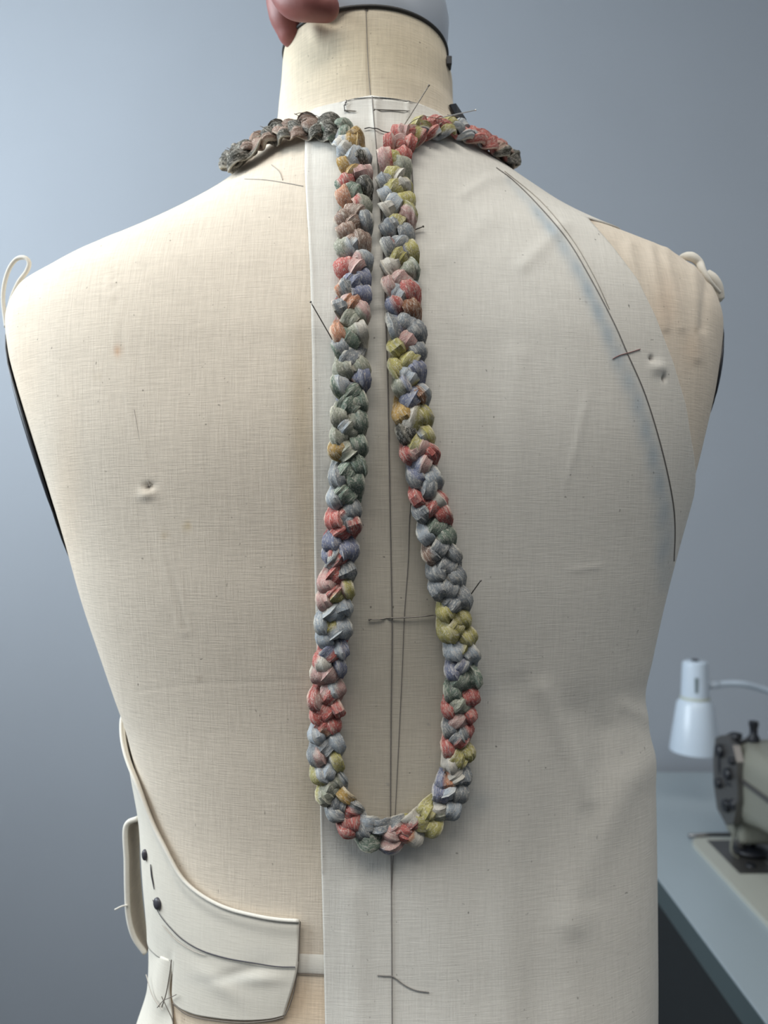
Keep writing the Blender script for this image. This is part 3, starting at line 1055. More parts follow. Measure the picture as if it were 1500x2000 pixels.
cord = empty('braided_cord', tuple(Pc[len(Pc) // 2]), 'multicoloured braided fabric cord looped around the neck and down the back in a long U', 'braid')
total = arc[-1]
nper = total / Lp
SID = 30
RES = 44
for k in range(4):
    ns = int(nper * RES)
    sarr = np.linspace(0, total, ns)
    jit = 0.26 * np.interp(sarr, np.linspace(0, total, 90), rng.randn(90))
    ph = 2 * math.pi * sarr / Lp + k * math.pi / 2 + jit
    cP = np.stack([np.interp(sarr, arc, Pc[:, i]) for i in range(3)], 1)
    cN = np.stack([np.interp(sarr, arc, Nc[:, i]) for i in range(3)], 1)
    cB = np.stack([np.interp(sarr, arc, Bc[:, i]) for i in range(3)], 1)
    th = np.interp(sarr, arc, thin)
    jA = 1 + 0.10 * np.interp(sarr, np.linspace(0, total, 120), rng.randn(120))
    lat = 0.0052 * np.sin(ph) * jA * th
    hgt = (0.0047 + 0.0028 * np.cos(3 * ph) * (1 + 0.15 * np.interp(sarr, np.linspace(0, total, 150), rng.randn(150)))) * th
    ctr = cP + cB * lat[:, None] + cN * hgt[:, None]
    T = np.gradient(ctr, axis=0)
    T /= np.linalg.norm(T, axis=1)[:, None]
    S = np.cross(T, cN)
    S /= np.linalg.norm(S, axis=1)[:, None]
    U = np.cross(S, T)
    # event (visible bulge) index
    ev = np.round(ph / (2 * math.pi / 3)).astype(int)
    ph_ev = ev * (2 * math.pi / 3)
    s_ev = np.clip(sarr + (ph_ev - ph) * Lp / (2 * math.pi), 0, total)
    un = np.unique(ev)
    rnd = {e: rng.rand(6) for e in un}
    evcol = {}
    for e in un:
        i0 = np.argmin(np.abs(ph - e * 2 * math.pi / 3))
        uu, vv = pix(ctr[i0])
        dd = np.hypot((SPx[:, 0] - uu[0]) * 1.0, (SPx[:, 1] - vv[0]) * 0.9)
        ii = np.argsort(dd)[:2]
        evcol[e] = (np.array(SP[ii[0]][2]), np.array(SP[ii[1]][2]))
    fold = np.array([rnd[e][0] for e in ev])
    roll = np.array([rnd[e][1] - 0.5 for e in ev]) * 1.7
    roll = np.convolve(np.pad(roll, 6, mode='edge'), np.ones(13) / 13, 'valid')
    wid = np.array([rnd[e][2] for e in ev])
    wid = np.convolve(np.pad(wid, 6, mode='edge'), np.ones(13) / 13, 'valid')
    top = 0.5 + 0.5 * np.cos(3 * ph)
    top = top * top * (3 - 2 * top)
    pk = np.array([(rnd[e][0] - .5) * 1.5 for e in ev])
    pk = np.convolve(np.pad(pk, 4, mode='edge'), np.ones(9) / 9, 'valid')
    W = (0.0030 + 0.0010 * wid + 0.0017 * top) * th
    Hh = (0.0014 + 0.0009 * top) * th
    ang = np.linspace(0, 2 * math.pi, SID, endpoint=False)
    V = np.zeros((ns, SID, 3))
    colr = np.zeros((ns, SID, 3))
    # cloth edge pattern along the strip: folded edges make crisp, straight corners
    for j, a in enumerate(ang):
        ca, sa = math.cos(a), math.sin(a)
        xx = np.sign(ca) * abs(ca) ** 0.8
        yy = np.sign(sa) * abs(sa) ** 1.15
        crease = 1 - 0.16 * np.exp(-((xx - (fold - 0.5) * 1.3) / 0.16) ** 2) * (sa > 0) \
            - 0.10 * np.exp(-((xx - (fold * 3.3 % 1 - 0.5) * 1.5) / 0.12) ** 2) * (sa > 0)
        ridge = 1 + 0.05 * np.sin(sarr * 2600 + 5 * a) * np.sin(sarr * 1100 + 3 * k)
        crease = crease * (1 + 0.16 * np.sin(6.5 * xx + 9 * fold + (ph - ph_ev) * 1.6) + 0.07 * np.sin(15 * xx + 5 * fold - (ph - ph_ev) * 2.5))
        lx = xx * W * ridge
        tent = np.where(xx < pk, (xx + 1) / (pk + 1), (1 - xx) / (1 - pk))
        tent = np.clip(tent, 0, 1) ** .9
        ly = np.where(sa > 0, Hh * crease * (.22 * yy + 1.45 * tent), yy * Hh * .8)
        cr_, sr_ = np.cos(roll * .6), np.sin(roll * .6)
        V[:, j, :] = ctr + S * (lx * cr_ - ly * sr_)[:, None] + U * (lx * sr_ + ly * cr_)[:, None]
        for ei, e in enumerate(un):
            pass
        c1 = np.array([evcol[e][0] for e in ev]) / 255.0
        rl = np.exp(-((xx - pk) / .10) ** 2) * .30 * (sa > 0)
        c2 = np.array([evcol[e][1] for e in ev]) / 255.0
        split = np.array([rnd[e][3] for e in ev]) * 2.4 - 0.4
        slope = (np.array([rnd[e][4] for e in ev]) - 0.5) * 2.5
        g = xx + slope * (ph - ph_ev)
        w2 = 1 / (1 + np.exp(-(g - split) * 45))
        cmix = c1 * (1 - w2)[:, None] + c2 * w2[:, None]
        # pale selvedge streak near the fold edge
        es = np.exp(-((g - split) / 0.07) ** 2) * 0.6 * (split < 1.1)
        cmix = cmix * (1 - es)[:, None] + np.array([.84, .80, .73]) * es[:, None]
        cmix = cmix * (1.0 + 0.12 * (np.array([rnd[e][5] for e in ev]) - 0.5))[:, None]
        gl = cmix.mean(1)[:, None]
        cmix = gl + (cmix - gl) * 0.74
        colr[:, j, :] = cmix * 0.87
        sel = np.clip((abs(xx) - .84) / .1, 0, 1) * .65 * (np.sin(sarr * 330 + 4 * k) > -.3)
        sel = np.maximum(sel, rl)
        colr[:, j, :] = colr[:, j, :] * (1 - sel)[:, None] + np.array([.80, .77, .70]) * sel[:, None]
    colr = np.where(colr <= 0.04045, colr / 12.92, ((colr + 0.055) / 1.055) ** 2.4)
    Fc = [(i * SID + j, i * SID + (j + 1) % SID, (i + 1) * SID + (j + 1) % SID, (i + 1) * SID + j) for i in range(ns - 1) for j in range(SID)]
    so = mesh('strand', V.reshape(-1, 3), Fc, M_braid, cord, col=colr.reshape(-1, 3))
    so.data.set_sharp_from_angle(angle=R(34))
    sa_ = so.data.attributes.new('strip', 'FLOAT_VECTOR', 'POINT')
    aa = np.zeros((ns, SID, 3), dtype=np.float32)
    aa[:, :, 0] = sarr[:, None]
    aa[:, :, 1] = np.cos(ang)[None, :] * .005
    aa[:, :, 2] = k * .1 + (np.sin(ang) < 0)[None, :] * .03
    sa_.data.foreach_set('vector', aa.ravel())
# frayed thread ends
parts = []
for (a, b_) in [(603, 246), (612, 243), (622, 247), (598, 252), (640, 250), (570, 262), (530, 282), (505, 296), (668, 262), (860, 250), (880, 248), (480, 318), (786, 262), (845, 258), (545, 274), (590, 256), (630, 244)]:
    p0 = Vector(drh.hit(a, b_ + 8, 0.006)[0])
    an = random.uniform(-0.6, 0.9)
    ln = random.uniform(.004, .009)
    p1 = p0 + Vector((ln * .5 * random.choice((-1, 1)), -0.001, ln * .45))
    p2 = p0 + Vector((ln * 1.1 * random.choice((-1, 1)), -0.001, ln * random.uniform(.3, .9)))
    parts.append(sweep(catmull(np.array([tuple(p0), tuple(p1), tuple(p2)]), 8), 0.00018, 5))
V, Fc = merge(parts)
tag(mesh('frayed_threads', V, Fc, M_stitch, cord), kind='stuff')


# ================================================================== pins
def pin(label, pts, mat=M_steel, r=0.00032, head=True, group=None):
    """pts: (u, v, height above cloth)"""
    W_ = [Vector(drh.hit(a, b_, h)[0]) for a, b_, h in pts]
    e = empty('sewing_pin', tuple(W_[0]), label, 'pin', group)
    P_ = catmull(np.array([tuple(w_) for w_ in W_]), 20) if len(W_) > 3 else np.linspace(W_[0], W_[-1], 12)
    rr = np.full(len(P_), r)
    rr[-2:] = [r * .7, r * .2]
    tube('shaft', P_, rr, mat, e, 8)
    if head:
        d_ = (Vector(P_[1]) - Vector(P_[0])).normalized()
        q = Vector(P_[0])
        hp_ = [q - d_ * .0004, q - d_ * .0002, q, q + d_ * .0003, q + d_ * .0005]
        tube('head', [tuple(x) for x in hp_], [r * .6, r * 1.6, r * 1.9, r * 1.6, r * .8], mat, e, 10)
    return e


pin('dark steel pin stuck slantwise into the left side of the left braid column', [(611, 605, .009), (658, 680, .002)])
pin('short horizontal pin at the neckline, left of the centre pencil line', [(674, 218, .0009), (697, 219, .0007)])
pin('long horizontal pin at the neckline, right of the centre pencil line', [(731, 217, .0012), (800, 220, .0012)])
pin('slanting pin standing up from the top of the right braid column', [(817, 190, .012), (784, 258, .003)])
pin('bright steel pin lying across the braid over the right shoulder', [(900, 250, .0125), (842, 265, .0115)], M_bsteel, .0003)
pin('pin end poking out right of the right braid column, above shoulder blade height', [(826, 450, .003), (798, 456, .001)])
pin('dark steel pin leaning up right from the right braid column at waist height', [(931, 1125, .010), (902, 1180, .003)])
pin('long horizontal pin woven across the pencil lines inside the braid loop',
    [(721, 1209, .0011), (745, 1208.5, .0009), (755, 1207, .0000), (766, 1206, .0009), (805, 1204, .0012), (850, 1200, .0012)], M_steel, .00034)

# ================================================================== hip band of heavier muslin
hip = empty('muslin_hip_band', (-0.12, 0.42, 0.95), 'pale heavy muslin hip band with buttons curving round the left waist', 'fabric band')
TH = 0.0026
top_c = [(270, 1508), (284, 1542), (309, 1606), (334, 1657), (360, 1705), (392, 1737), (443, 1766), (504, 1783), (545, 1790), (587, 1793)]
mid_c = [(288, 1655), (292, 1680), (296, 1700), (301, 1720), (309, 1745), (328, 1780), (345, 1815), (390, 1850), (440, 1868), (500, 1880), (550, 1885), (584, 1885)]
bot_c = [(296, 1840), (299, 1850), (306, 1858), (316, 1866), (328, 1872), (343, 1880), (344, 1950), (375, 1974), (420, 1984), (480, 1989), (530, 1986), (558, 1979)]


def tz(c_, ext, n):
    """pixel curve to (t, z) on the body, continued round the side past the silhouette"""
    q = np.array([[float(x) for x in body.inv(np.array(body.hit(a, b_)[0]))] for a, b_ in c_])
    pre = np.array([[q[0, 0] + dt, q[0, 1] + dz] for dt, dz in ext])
    return catmull(np.vstack([pre, q]), n)


def loft(curves, nu, nv, hull, off, disp=None, exts=None):
    Cs = [tz(c_, exts[i], nu) for i, c_ in enumerate(curves)]
    TZ = np.array([catmull(np.array([c_[i] for c_ in Cs]), nv) if len(Cs) > 2 else np.linspace(Cs[0][i], Cs[1][i], nv) for i in range(nu)])
    TZ = TZ.reshape(-1, 2)
    P_ = hull.pos(TZ[:, 0], TZ[:, 1])
    N_ = hull.normal(TZ[:, 0], TZ[:, 1])
    ua, va = pix(P_)
    o_ = np.array([off + (disp(ua[q], va[q], (q // nv) / (nu - 1), (q % nv) / (nv - 1)) if disp else 0) for q in range(len(P_))])
    V = P_ + N_ * o_[:, None]
    Fc = [(i * nv + j, i * nv + j + 1, (i + 1) * nv + j + 1, (i + 1) * nv + j) for i in range(nu - 1) for j in range(nv - 1)]
    return V, Fc, np.stack([ua, va], 1)


def hipdisp(a, b_, s_, t_):
    d_ = 0.0012 * math.sin(math.pi * min(1, t_ * 1.0)) + 0.0008 * math.exp(-((t_ - 0.04) / 0.05) ** 2)
    d_ += 0.0010 * math.exp(-((a - 420 - (b_ - 1900) * .9) / 26) ** 2 - ((b_ - 1915) / 34) ** 2)
    d_ += 0.0009 * math.exp(-((a - 520) / 40) ** 2 - ((b_ - 1905) / 14) ** 2)
    d_ -= 0.0008 * math.exp(-((a - 470) / 45) ** 2 - ((b_ - 1895 - (470 - a) * .25) / 12) ** 2)
    return d_


EX = [[(1.1, .070), (.75, .050), (.4, .030), (.15, .012)], [(.9, .005), (.6, .004), (.3, .002)], [(.9, 0), (.6, 0), (.3, 0)]]
V, Fc, UV = loft([top_c, mid_c, bot_c], 190, 80, body, TH, hipdisp, EX)
hc = np.ones((len(V), 3))
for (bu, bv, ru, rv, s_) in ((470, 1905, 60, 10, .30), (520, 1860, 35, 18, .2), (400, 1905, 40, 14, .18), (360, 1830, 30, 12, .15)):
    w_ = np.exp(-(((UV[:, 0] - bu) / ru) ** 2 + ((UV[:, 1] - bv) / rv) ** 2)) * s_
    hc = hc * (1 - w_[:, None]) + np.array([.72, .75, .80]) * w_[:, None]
o = mesh('band_cloth', V, Fc, M_muslin2, hip, col=hc)
bm = bmesh.new()
bm.from_mesh(o.data)
bmesh.ops.recalc_face_normals(bm, faces=bm.faces[:])
bm.faces.ensure_lookup_table()
if bm.faces[len(bm.faces) // 2].normal.y > 0:
    bmesh.ops.reverse_faces(bm, faces=bm.faces[:])
bm.to_mesh(o.data)
bm.free()
m = o.modifiers.new('thick', 'SOLIDIFY')
m.thickness = 0.0018
m.offset = -1
# side panel below
EZ = [[(.6, 0), (.3, 0)]] * 4
V, Fc, UV = loft([[(300, 1852), (318, 1862), (345, 1872)], [(296, 1920), (312, 1925), (336, 1935)], [(276, 2000), (305, 2005), (345, 2010)], [(268, 2070), (300, 2070), (350, 2070)]], 50, 50, body, 0.0022,
                 lambda a, b_, s_, t_: 0.0008 * math.sin(a / 9.0 + b_ / 40.0), EZ)
o = mesh('side_panel_cloth', V, Fc, M_muslin2, hip, col=np.ones((len(V), 3)))
m = o.modifiers.new('thick', 'SOLIDIFY')
m.thickness = 0.0006


def hline(name, pts, wd, mat, off=0.0040, label=None, wfun=None):
    return ribbon(name, pts, wd, mat, hip, body, off, label=label, wfun=wfun)


# rolled top edge
re_ = tz(top_c, EX[0], 150)
rp = body.pos(re_[:, 0], re_[:, 1]) + body.normal(re_[:, 0], re_[:, 1]) * (TH + 0.0010)
tube('rolled_edge', rp, 0.0010, M_tape, hip, 10)['label'] = 'rolled upper edge'
hline('pencil_line', [(312, 1752), (325, 1780), (345, 1806), (370, 1830), (405, 1850), (450, 1864), (500, 1873), (545, 1880), (581, 1881)], 0.00055, M_button, .0046, 'dark pencil line along the band', lambda t: 0.45 + 0.75 * min(1, 2 * t) if t < .5 else 1.2 - .5 * (t - .5))
hline('pencil_line', [(330, 1800), (355, 1828), (385, 1848), (410, 1858)], 0.0003, M_pencil_f, .0048, 'faint pencil line under the dark one')
hline('edge_stitching', [(589, 1794), (587, 1830), (585, 1875), (579, 1920), (570, 1955), (560, 1978)], 0.0006, M_stitch, .0034)
hline('edge_stitching', [(346, 1955), (375, 1977), (420, 1987), (480, 1992), (530, 1988), (558, 1981)], 0.0006, M_stitch, .0036)
hline('edge_stitching', [(346, 1868), (342, 1900), (336, 1935), (328, 1962)], 0.0006, M_stitch, .0042)
hline('dark_slit', [(307, 1683), (309, 1705), (314, 1732)], 0.0011, M_button, .0044, wfun=lambda t: math.sin(math.pi * (0.1 + .85 * t)))
hline('crossed_thread', [(358, 1935), (345, 1942), (333, 1948), (322, 1962)], 0.0004, M_stitch, .0050)
hline('crossed_thread', [(330, 1940), (338, 1958), (350, 1985), (352, 2004)], 0.0004, M_stitch, .0050)
hline('crossed_thread', [(350, 1955), (350, 1990), (349, 2004)], 0.0005, M_stitch, .0045)
hline('crossed_thread', [(300, 1900), (312, 1940), (330, 1968)], 0.0005, M_pencil_f, .0045)
for (a, b_, rx, rz_) in ((297, 1665, .0017, .0032), (320, 1759, .0024, .0034)):
    q, nn = body.hit(a, b_, .0048)
    V, Fc = [], []
    prof = [(0, .0012), (.5, .0011), (.85, .0006), (1, 0), (1, -.002)]
    nrm = np.array(nn)
    sx = np.cross(nrm, [0, 0, 1.0])
    sx /= np.linalg.norm(sx)
    sz = np.cross(sx, nrm)
    for r_, h in prof:
        for k in range(20):
            an = 2 * math.pi * k / 20
            V.append(np.array(q) + sx * r_ * rx * math.cos(an) * 1.25 + sz * r_ * rz_ * math.sin(an) + nrm * h)
    for i in range(len(prof) - 1):
        for k in range(20):
            Fc.append((i * 20 + k, i * 20 + (k + 1) % 20, (i + 1) * 20 + (k + 1) % 20, (i + 1) * 20 + k))
    mesh('button', V, Fc, M_button, hip)['label'] = 'dark button' if b_ > 1700 else 'dark oval button near the side'
# stand-off tab at the side: a folded strip bowing away from the waist
L0 = [(270, 1598), (246, 1614), (247, 1680), (248, 1740), (251, 1790), (262, 1830), (284, 1862)]
I0 = [(274, 1603), (270, 1622), (270, 1680), (274, 1740), (279, 1785), (283, 1815), (286, 1850)]
A_ = catmull(np.array(L0, float), 60)
B_ = catmull(np.array(I0, float), 60)
V, Fc = [], []
for i in range(60):
    pa = at(A_[i][0], A_[i][1], .466)
    pb = at(B_[i][0], B_[i][1], .484)
    for j in range(9):
        q = pa.lerp(pb, j / 8)
        V.append(q + Vector((0, 0.003 * math.sin(math.pi * j / 8), 0)))
Fc = [(i * 9 + j, i * 9 + j + 1, (i + 1) * 9 + j + 1, (i + 1) * 9 + j) for i in range(59) for j in range(8)]
o = mesh('standing_tab', V, Fc, M_linen, hip, col=np.full((len(V), 3), 0.72))  # colour darkened for the shade inside the fold
o['label'] = 'inside of the folded side tab, shade put into the beige'
m = o.modifiers.new('thick', 'SOLIDIFY')
m.thickness = 0.0012
tube('tab_edge', [tuple(at(a, b_, .465)) for a, b_ in A_], 0.0016, M_tape, hip, 10)
tube('hanging_thread', catmull(np.array([tuple(at(250, 1768, .463)), tuple(at(238, 1770, .462)), tuple(at(224, 1777, .461))]), 10), 0.0005, M_wthread, hip, 6)

# ================================================================== hand at the neck
hand = empty('person', (-0.08, 0.47, 1.56), 'person, only a hand in view, fingertips resting on the left top of the form neck', 'person')


def capsule(P_, rr, n=16):
    P_ = np.array([tuple(p) for p in P_])
    k = max(20, len(P_) * 8)
    Pd = catmull(P_, k)
    dl = np.r_[0, np.cumsum(np.linalg.norm(np.diff(P_, axis=0), axis=1))]
    rd = np.interp(np.linspace(0, dl[-1], k), dl, rr)
    # rounded ends
    out = []
    T0 = (Pd[0] - Pd[1])
    T0 /= np.linalg.norm(T0)
    T1 = (Pd[-1] - Pd[-2])
    T1 /= np.linalg.norm(T1)
    pts, rad = [], []
    for a in np.linspace(R(88), R(12), 6):
        pts.append(Pd[0] + T0 * rd[0] * math.sin(a))
        rad.append(rd[0] * math.cos(a))
    pts += list(Pd)
    rad += list(rd)
    for a in np.linspace(R(12), R(88), 6):
        pts.append(Pd[-1] + T1 * rd[-1] * math.sin(a))
        rad.append(rd[-1] * math.cos(a))
    return sweep(pts, rad, n)


fg = []
# index finger: pad rests on the linen just below the rim, shaft runs off to the left and up
fg.append(capsule([at(636, 14, .420), at(604, 6, .420), at(572, -2, .424), at(552, -40, .430), at(535, -110, .438), at(520, -190, .45)], [.0078, .0095, .0100, .0105, .0108, .0115]))
# thumb behind the neck edge
fg.append(capsule([at(571, 60, .452), at(565, 34, .450), at(560, 5, .450), at(550, -60, .456), at(530, -140, .465), at(500, -200, .47)], [.0094, .0118, .0122, .0115, .0120, .014]))
# middle, ring and little finger curl over the cap, out of the frame
fg.append(capsule([at(665, -95, .425), at(630, -120, .420), at(585, -140, .424), at(545, -190, .44), at(510, -240, .455)], [.0075, .0088, .0094, .0102, .011]))
fg.append(capsule([at(655, -170, .432), at(620, -195, .428), at(575, -215, .432), at(535, -250, .445), at(500, -285, .46)], [.0072, .0084, .009, .0096, .0105]))
fg.append(capsule([at(625, -240, .442), at(595, -262, .438), at(560, -280, .442), at(520, -305, .455), at(490, -325, .465)], [.0062, .0072, .0078, .0086, .0096]))
# palm and wrist
for dx in (-0.012, 0.0, 0.012, .022):
    fg.append(capsule([at(515, -195, .452) + Vector((0, dx * .3, dx)), at(440, -250, .465) + Vector((0, 0, dx)), at(380, -300, .47) + Vector((0, 0, dx * .6))], [.0125, .015, .0145]))
fg.append(capsule([at(400, -290, .468), at(300, -340, .47), at(150, -380, .46), at(-100, -400, .44)], [.022, .024, .028, .036]))
V, Fc = merge(fg)
o = mesh('hand', V, Fc, M_skin, hand)
m = o.modifiers.new('remesh', 'REMESH')
m.mode = 'VOXEL'
m.voxel_size = 0.0014
m.use_smooth_shade = True
m = o.modifiers.new('soft', 'SMOOTH')
m.factor = 0.6
m.iterations = 6
# nails on index fingertip and thumb (facing away / up)
for (p0, p1, rr) in ((at(640, 10, .420), at(612, 2, .418), .0062),):
    pass

# ================================================================== sewing table
tz = 0.75
table = empty('sewing_table', (0.75, 0.95, 0), 'grey laminate sewing table with dark edge against the back wall', 'table')
box('table_top', (0.352, 1.75, 0.30, 1.388, tz - 0.003, tz), M_desk, table, bev=0.0008)
box('top_edge', (0.3525, 1.7495, 0.3005, 1.3875, tz - 0.034, tz - 0.003), M_deskedge, table, bev=0.001)
box('shade_side_panel', (0.372, 0.392, 0.36, 1.365, 0.02, tz - 0.034), M_under, table)  # added panel, coloured as the shade beneath the top
box('shade_side_panel', (1.70, 1.72, 0.36, 1.365, 0.02, tz - 0.034), M_under, table)
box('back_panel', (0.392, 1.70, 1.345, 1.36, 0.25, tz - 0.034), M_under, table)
for (lx, ly) in ((0.392, 0.40), (0.392, 1.34), (1.70, .40), (1.70, 1.34)):
    box('foot', (lx - .018, lx + .018, ly - .03, ly + .03, 0, 0.02), M_dark, table)

# ================================================================== lamp
lx, ly = 0.486, 1.20
lamp = empty('desk_lamp', (0.93, 1.28, tz), 'white bell-shaped desk lamp on a curved arm behind the sewing machine', 'lamp')


def pr(hw, v_, y=ly):
    return (hw / F * y, CZ + (1000 - v_) / F * y)


prof = [pr(45, 1464), pr(47.5, 1465), pr(47, 1460), pr(34, 1373), pr(30, 1368), pr(27, 1364)]
lathe('lamp_shade', prof + [pr(25, 1368), pr(31, 1375), pr(45, 1462)], (lx, ly, 0), M_white, lamp, 48)
lathe('shade_neck', [pr(27, 1366), pr(26.5, 1362), pr(24, 1300), pr(22.5, 1293), pr(19, 1291), (0, pr(0, 1291)[1])], (lx, ly, 0), M_white, lamp, 40)
lathe('shade_band', [pr(27.4, 1366), pr(28, 1363), pr(27.6, 1360), pr(27, 1359)], (lx, ly, 0), M_yelltrim, lamp, 40)
lathe('top_knob', [pr(7, 1292), pr(6.5, 1288), (0, pr(0, 1287)[1])], (lx, ly, 0), M_dark, lamp, 20)
hw = 25 / F * ly
box('vent_slot', (lx - .0035 - .0045, lx + .0015 - .0045, ly - hw - .0006, ly - hw + .006, pr(0, 1348)[1], pr(0, 1319)[1]), M_lamptrim, lamp, bev=.0004)
bulb = lathe('bulb', [(0, .868), (.012, .871), (.018, .884), (.016, .898), (.010, .915), (0, .916)], (lx, ly, 0), M_white, lamp, 24)
ap = [at(1378, 1340, 1.20), at(1395, 1338, 1.20), at(1420, 1335, 1.205), at(1450, 1336, 1.21), at(1480, 1343, 1.22), at(1520, 1358, 1.23), at(1600, 1400, 1.25), at(1700, 1460, 1.27), at(1840, 1555, 1.28)]
ap.append(Vector((0.93, 1.28, tz + .03)))
tube('lamp_arm', catmull(np.array([tuple(q) for q in ap]), 70), 0.0050, M_white, lamp, 12)
tube('arm_ferrule', [tuple(at(1384, 1339, 1.2)), tuple(at(1392, 1338, 1.2)), tuple(at(1404, 1337, 1.2))], 0.0056, M_white, lamp, 12)
lathe('lamp_base', [(0, 0), (.06, 0), (.06, .012), (.05, .02), (.012, .03), (0, .03)], (0.93, 1.28, tz), M_white, lamp, 36)

# ================================================================== sewing machine
mach = empty('sewing_machine', (0.5, 0.9, tz), 'beige industrial sewing machine head with black thread guides beside the white lamp', 'sewing machine')
bz = tz + 0.006
# bed: rounded plate let into the table
bm = bmesh.new()
pts = []
x0, x1, y0, y1, r_ = 0.434, 0.66, 0.50, 1.095, 0.018
for (cx_, cy_, a0) in ((x1 - r_, y1 - r_, 0), (x0 + r_, y1 - r_, 90), (x0 + r_, y0 + r_, 180), (x1 - r_, y0 + r_, 270)):
    for a in np.linspace(a0, a0 + 90, 7):
        pts.append((cx_ + r_ * math.cos(R(a)), cy_ + r_ * math.sin(R(a))))
f = bm.faces.new([bm.verts.new((a, b_, tz)) for a, b_ in pts])
ex = bmesh.ops.extrude_face_region(bm, geom=[f])
for g in ex['geom']:
    if isinstance(g, bmesh.types.BMVert):
        g.co.z += 0.006
bm_obj('machine_bed', bm, M_bed, mach)['label'] = 'cream bed plate'
box('slide_plate', (0.456, 0.506, 0.985, 1.085, bz - .001, bz + 0.0006), M_metal, mach, bev=.0005)
box('needle_plate', (0.507, 0.545, 0.975, 1.085, bz - .001, bz + 0.0008), M_metal, mach, bev=.0005)
lathe('bed_screw', [(0, .0035), (.005, .0035), (.0062, .002), (.0062, 0)], (0.480, 1.005, bz - 0.0002), M_dark, mach, 20)
tube('bed_hinge_rod', [tuple(Vector((.436, 1.098, bz + .001))), tuple(Vector((.47, 1.100, bz + .002))), tuple(Vector((.60, 1.100, bz + .002)))], 0.003, M_metal, mach, 8)
# arm: lofted rounded section running along the table towards the camera, with stepped front
secs = []
for (y, xa, xb, za, zb_) in ((1.075, .478, .560, .800, .885), (1.068, .470, .568, .795, .902), (1.04, .466, .572, .797, .912), (.98, .466, .575, .812, .912), (.90, .468, .578, .822, .912), (.80, .468, .58, .826, .914), (.72, .466, .582, .82, .916), (.66, .46, .59, .80, .918)):
    ring = []
    for k in range(32):
        a = 2 * math.pi * k / 32
        ca, sa = math.cos(a), math.sin(a)
        ring.append(((xa + xb) / 2 + (xb - xa) / 2 * np.sign(ca) * abs(ca) ** .45, y, (za + zb_) / 2 + (zb_ - za) / 2 * np.sign(sa) * abs(sa) ** .45))
    secs.append(ring)
V = [p_ for r__ in secs for p_ in r__]
Fc = [(i * 32 + k, i * 32 + (k + 1) % 32, (i + 1) * 32 + (k + 1) % 32, (i + 1) * 32 + k) for i in range(len(secs) - 1) for k in range(32)]
Fc += [tuple(range(32)), tuple((len(secs) - 1) * 32 + k for k in range(32))[::-1]]
mesh('machine_arm', V, Fc, M_mach, mach)['label'] = 'beige rounded arm'
bm = bmesh.new()
bx(bm, .463, .4665, .72, 1.02, .868, .874, bev=.001)
bm_obj('arm_groove_trim', bm, M_metal, mach)
bm = bmesh.new()
bx(bm, .455, .595, .50, .665, bz, .93, bev=.02, seg=4)
bm_obj('machine_pillar', bm, M_mach, mach, smooth=True)
lathe('handwheel', [(0, .0), (.05, 0), (.055, .008), (.055, .022), (.05, .03), (0, .03)], (.525, .465, .87), M_dark, mach, 36, axis='y')
# needle end
bm = bmesh.new()
bx(bm, .474, .528, 1.02, 1.07, .776, .815, bev=.008, seg=3)
bm_obj('head_housing', bm, M_mach, mach, smooth=True)
# black curved rim of the face plate and its thread take-up
fp = [at(1447, 1438, 1.05), at(1430, 1436, 1.05), at(1415, 1450, 1.05), at(1409, 1480, 1.05), at(1409, 1505, 1.05), at(1414, 1525, 1.05), at(1424, 1540, 1.045)]
tube('face_plate_rim', catmull(np.array([tuple(q) for q in fp]), 40), 0.0042, M_dark, mach, 10)
fpv = [(1446, 1440), (1428, 1442), (1415, 1462), (1412, 1500), (1420, 1545), (1430, 1590), (1452, 1610), (1462, 1560), (1460, 1480)]
V = [at(a, b_, 1.040) for a, b_ in fpv] + [at(a, b_, 1.072) for a, b_ in fpv]
nf = len(fpv)
mesh('face_plate', V, [tuple(range(nf)), tuple(range(2 * nf - 1, nf - 1, -1))] + [(i, (i + 1) % nf, nf + (i + 1) % nf, nf + i) for i in range(nf)], M_metal, mach, smooth=False)


# dark mechanism plate on the near side of the head
pv = [(.995, .845), (.998, .895), (1.01, .913), (1.04, .918), (1.062, .908), (1.070, .880), (1.068, .840), (1.058, .812), (1.03, .800), (1.008, .812)]
V = [(.4585, a, b_) for a, b_ in pv] + [(.4680, a, b_) for a, b_ in pv]
nf = len(pv)
mesh('mechanism_plate', V, [tuple(range(nf)), tuple(range(2 * nf - 1, nf - 1, -1))] + [(i, (i + 1) % nf, nf + (i + 1) % nf, nf + i) for i in range(nf)], M_metal, mach, smooth=False)['label'] = 'dark steel mechanism plate on the head'
for (ky, kz, kr) in ((1.045, .895, .009), (1.02, .872, .008), (1.048, .850, .007), (1.025, .828, .0085), (1.008, .893, .005)):
    lathe('plate_screw', [(0, -.006), (kr * .8, -.006), (kr, -.004), (kr, .002), (0, .002)], (.4585, ky, kz), M_dark, mach, 20, axis='x')


def ball(name, c, r, mat, parent, sq=(1, 1, 1)):
    bm = bmesh.new()
    bmesh.ops.create_uvsphere(bm, u_segments=18, v_segments=12, radius=r)
    for v_ in bm.verts:
        v_.co = Vector((c[0] + v_.co.x * sq[0], c[1] + v_.co.y * sq[1], c[2] + v_.co.z * sq[2]))
    return bm_obj(name, bm, mat, parent, smooth=True)


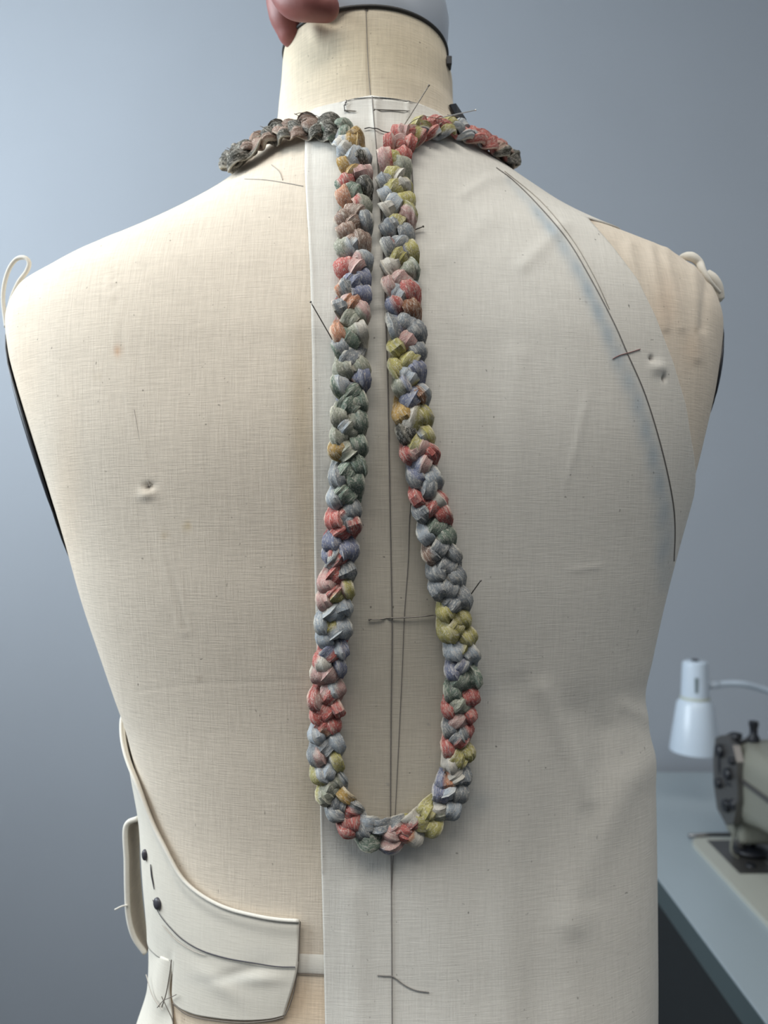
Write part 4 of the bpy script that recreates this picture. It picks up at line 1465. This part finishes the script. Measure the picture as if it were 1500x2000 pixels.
def knob(name, c, r, ln, mat):
    return lathe(name, [(0, -ln), (r * .7, -ln), (r, -ln * .8), (r, -ln * .2), (r * .6, 0), (r * .35, 0), (r * .35, ln * .9), (0, ln)], c, mat, mach, 22, axis='y')


knob('tension_knob', tuple(at(1434, 1568, 1.015)), .0085, .012, M_dark)
knob('guide_knob', tuple(at(1422, 1527, 1.03)), .0045, .008, M_dark)
knob('guide_knob', tuple(at(1446, 1482, 1.02)), .008, .008, M_dark)
tube('thread_guide', [tuple(at(1412, 1572, 1.02)), tuple(at(1424, 1571, 1.015)), tuple(at(1434, 1568, 1.01))], .0014, M_dark, mach, 8)
tube('thread_guide', catmull(np.array([tuple(at(1424, 1530, 1.02)), tuple(at(1436, 1540, 1.01)), tuple(at(1450, 1548, 1.01)), tuple(at(1456, 1556, 1.01))]), 12), .002, M_dark, mach, 8)
tube('take_up_lever', catmull(np.array([tuple(at(1436, 1442, 1.03)), tuple(at(1440, 1450, 1.03)), tuple(at(1452, 1448, 1.03)), tuple(at(1466, 1440, 1.03)), tuple(at(1476, 1438, 1.03))]), 20), .0026, M_dark, mach, 8)
ball('lever_joint', at(1437, 1440, 1.03), .0055, M_dark, mach)
sp = at(1472, 1447, 1.03)
lathe('spool_pin', [(0, 0), (.0075, 0), (.0078, .004), (.0050, .009), (.0050, .018), (.0062, .020), (.0062, .026), (0, .0265)], tuple(sp), M_dark, mach, 22)
tube('needle_bar', [tuple(at(1470, 1610, 1.04)), tuple(at(1471, 1640, 1.04)), tuple(at(1471, 1662, 1.04))], .0036, M_dark, mach, 10)
tube('presser_bar', [tuple(at(1449, 1605, 1.04)), tuple(at(1447, 1640, 1.04)), tuple(at(1448, 1664, 1.04))], .0065, M_metal, mach, 12)
tube('needle_thread', catmull(np.array([tuple(at(1440, 1600, 1.03)), tuple(at(1430, 1640, 1.03)), tuple(at(1430, 1665, 1.03)), tuple(at(1444, 1676, 1.03))]), 24), .0018, M_mach, mach, 6)
q = at(1467, 1672, 1.04)
ball('presser_foot', (q.x, q.y, bz + .0060), .021, M_dark, mach, (1.1, 1.0, .28))
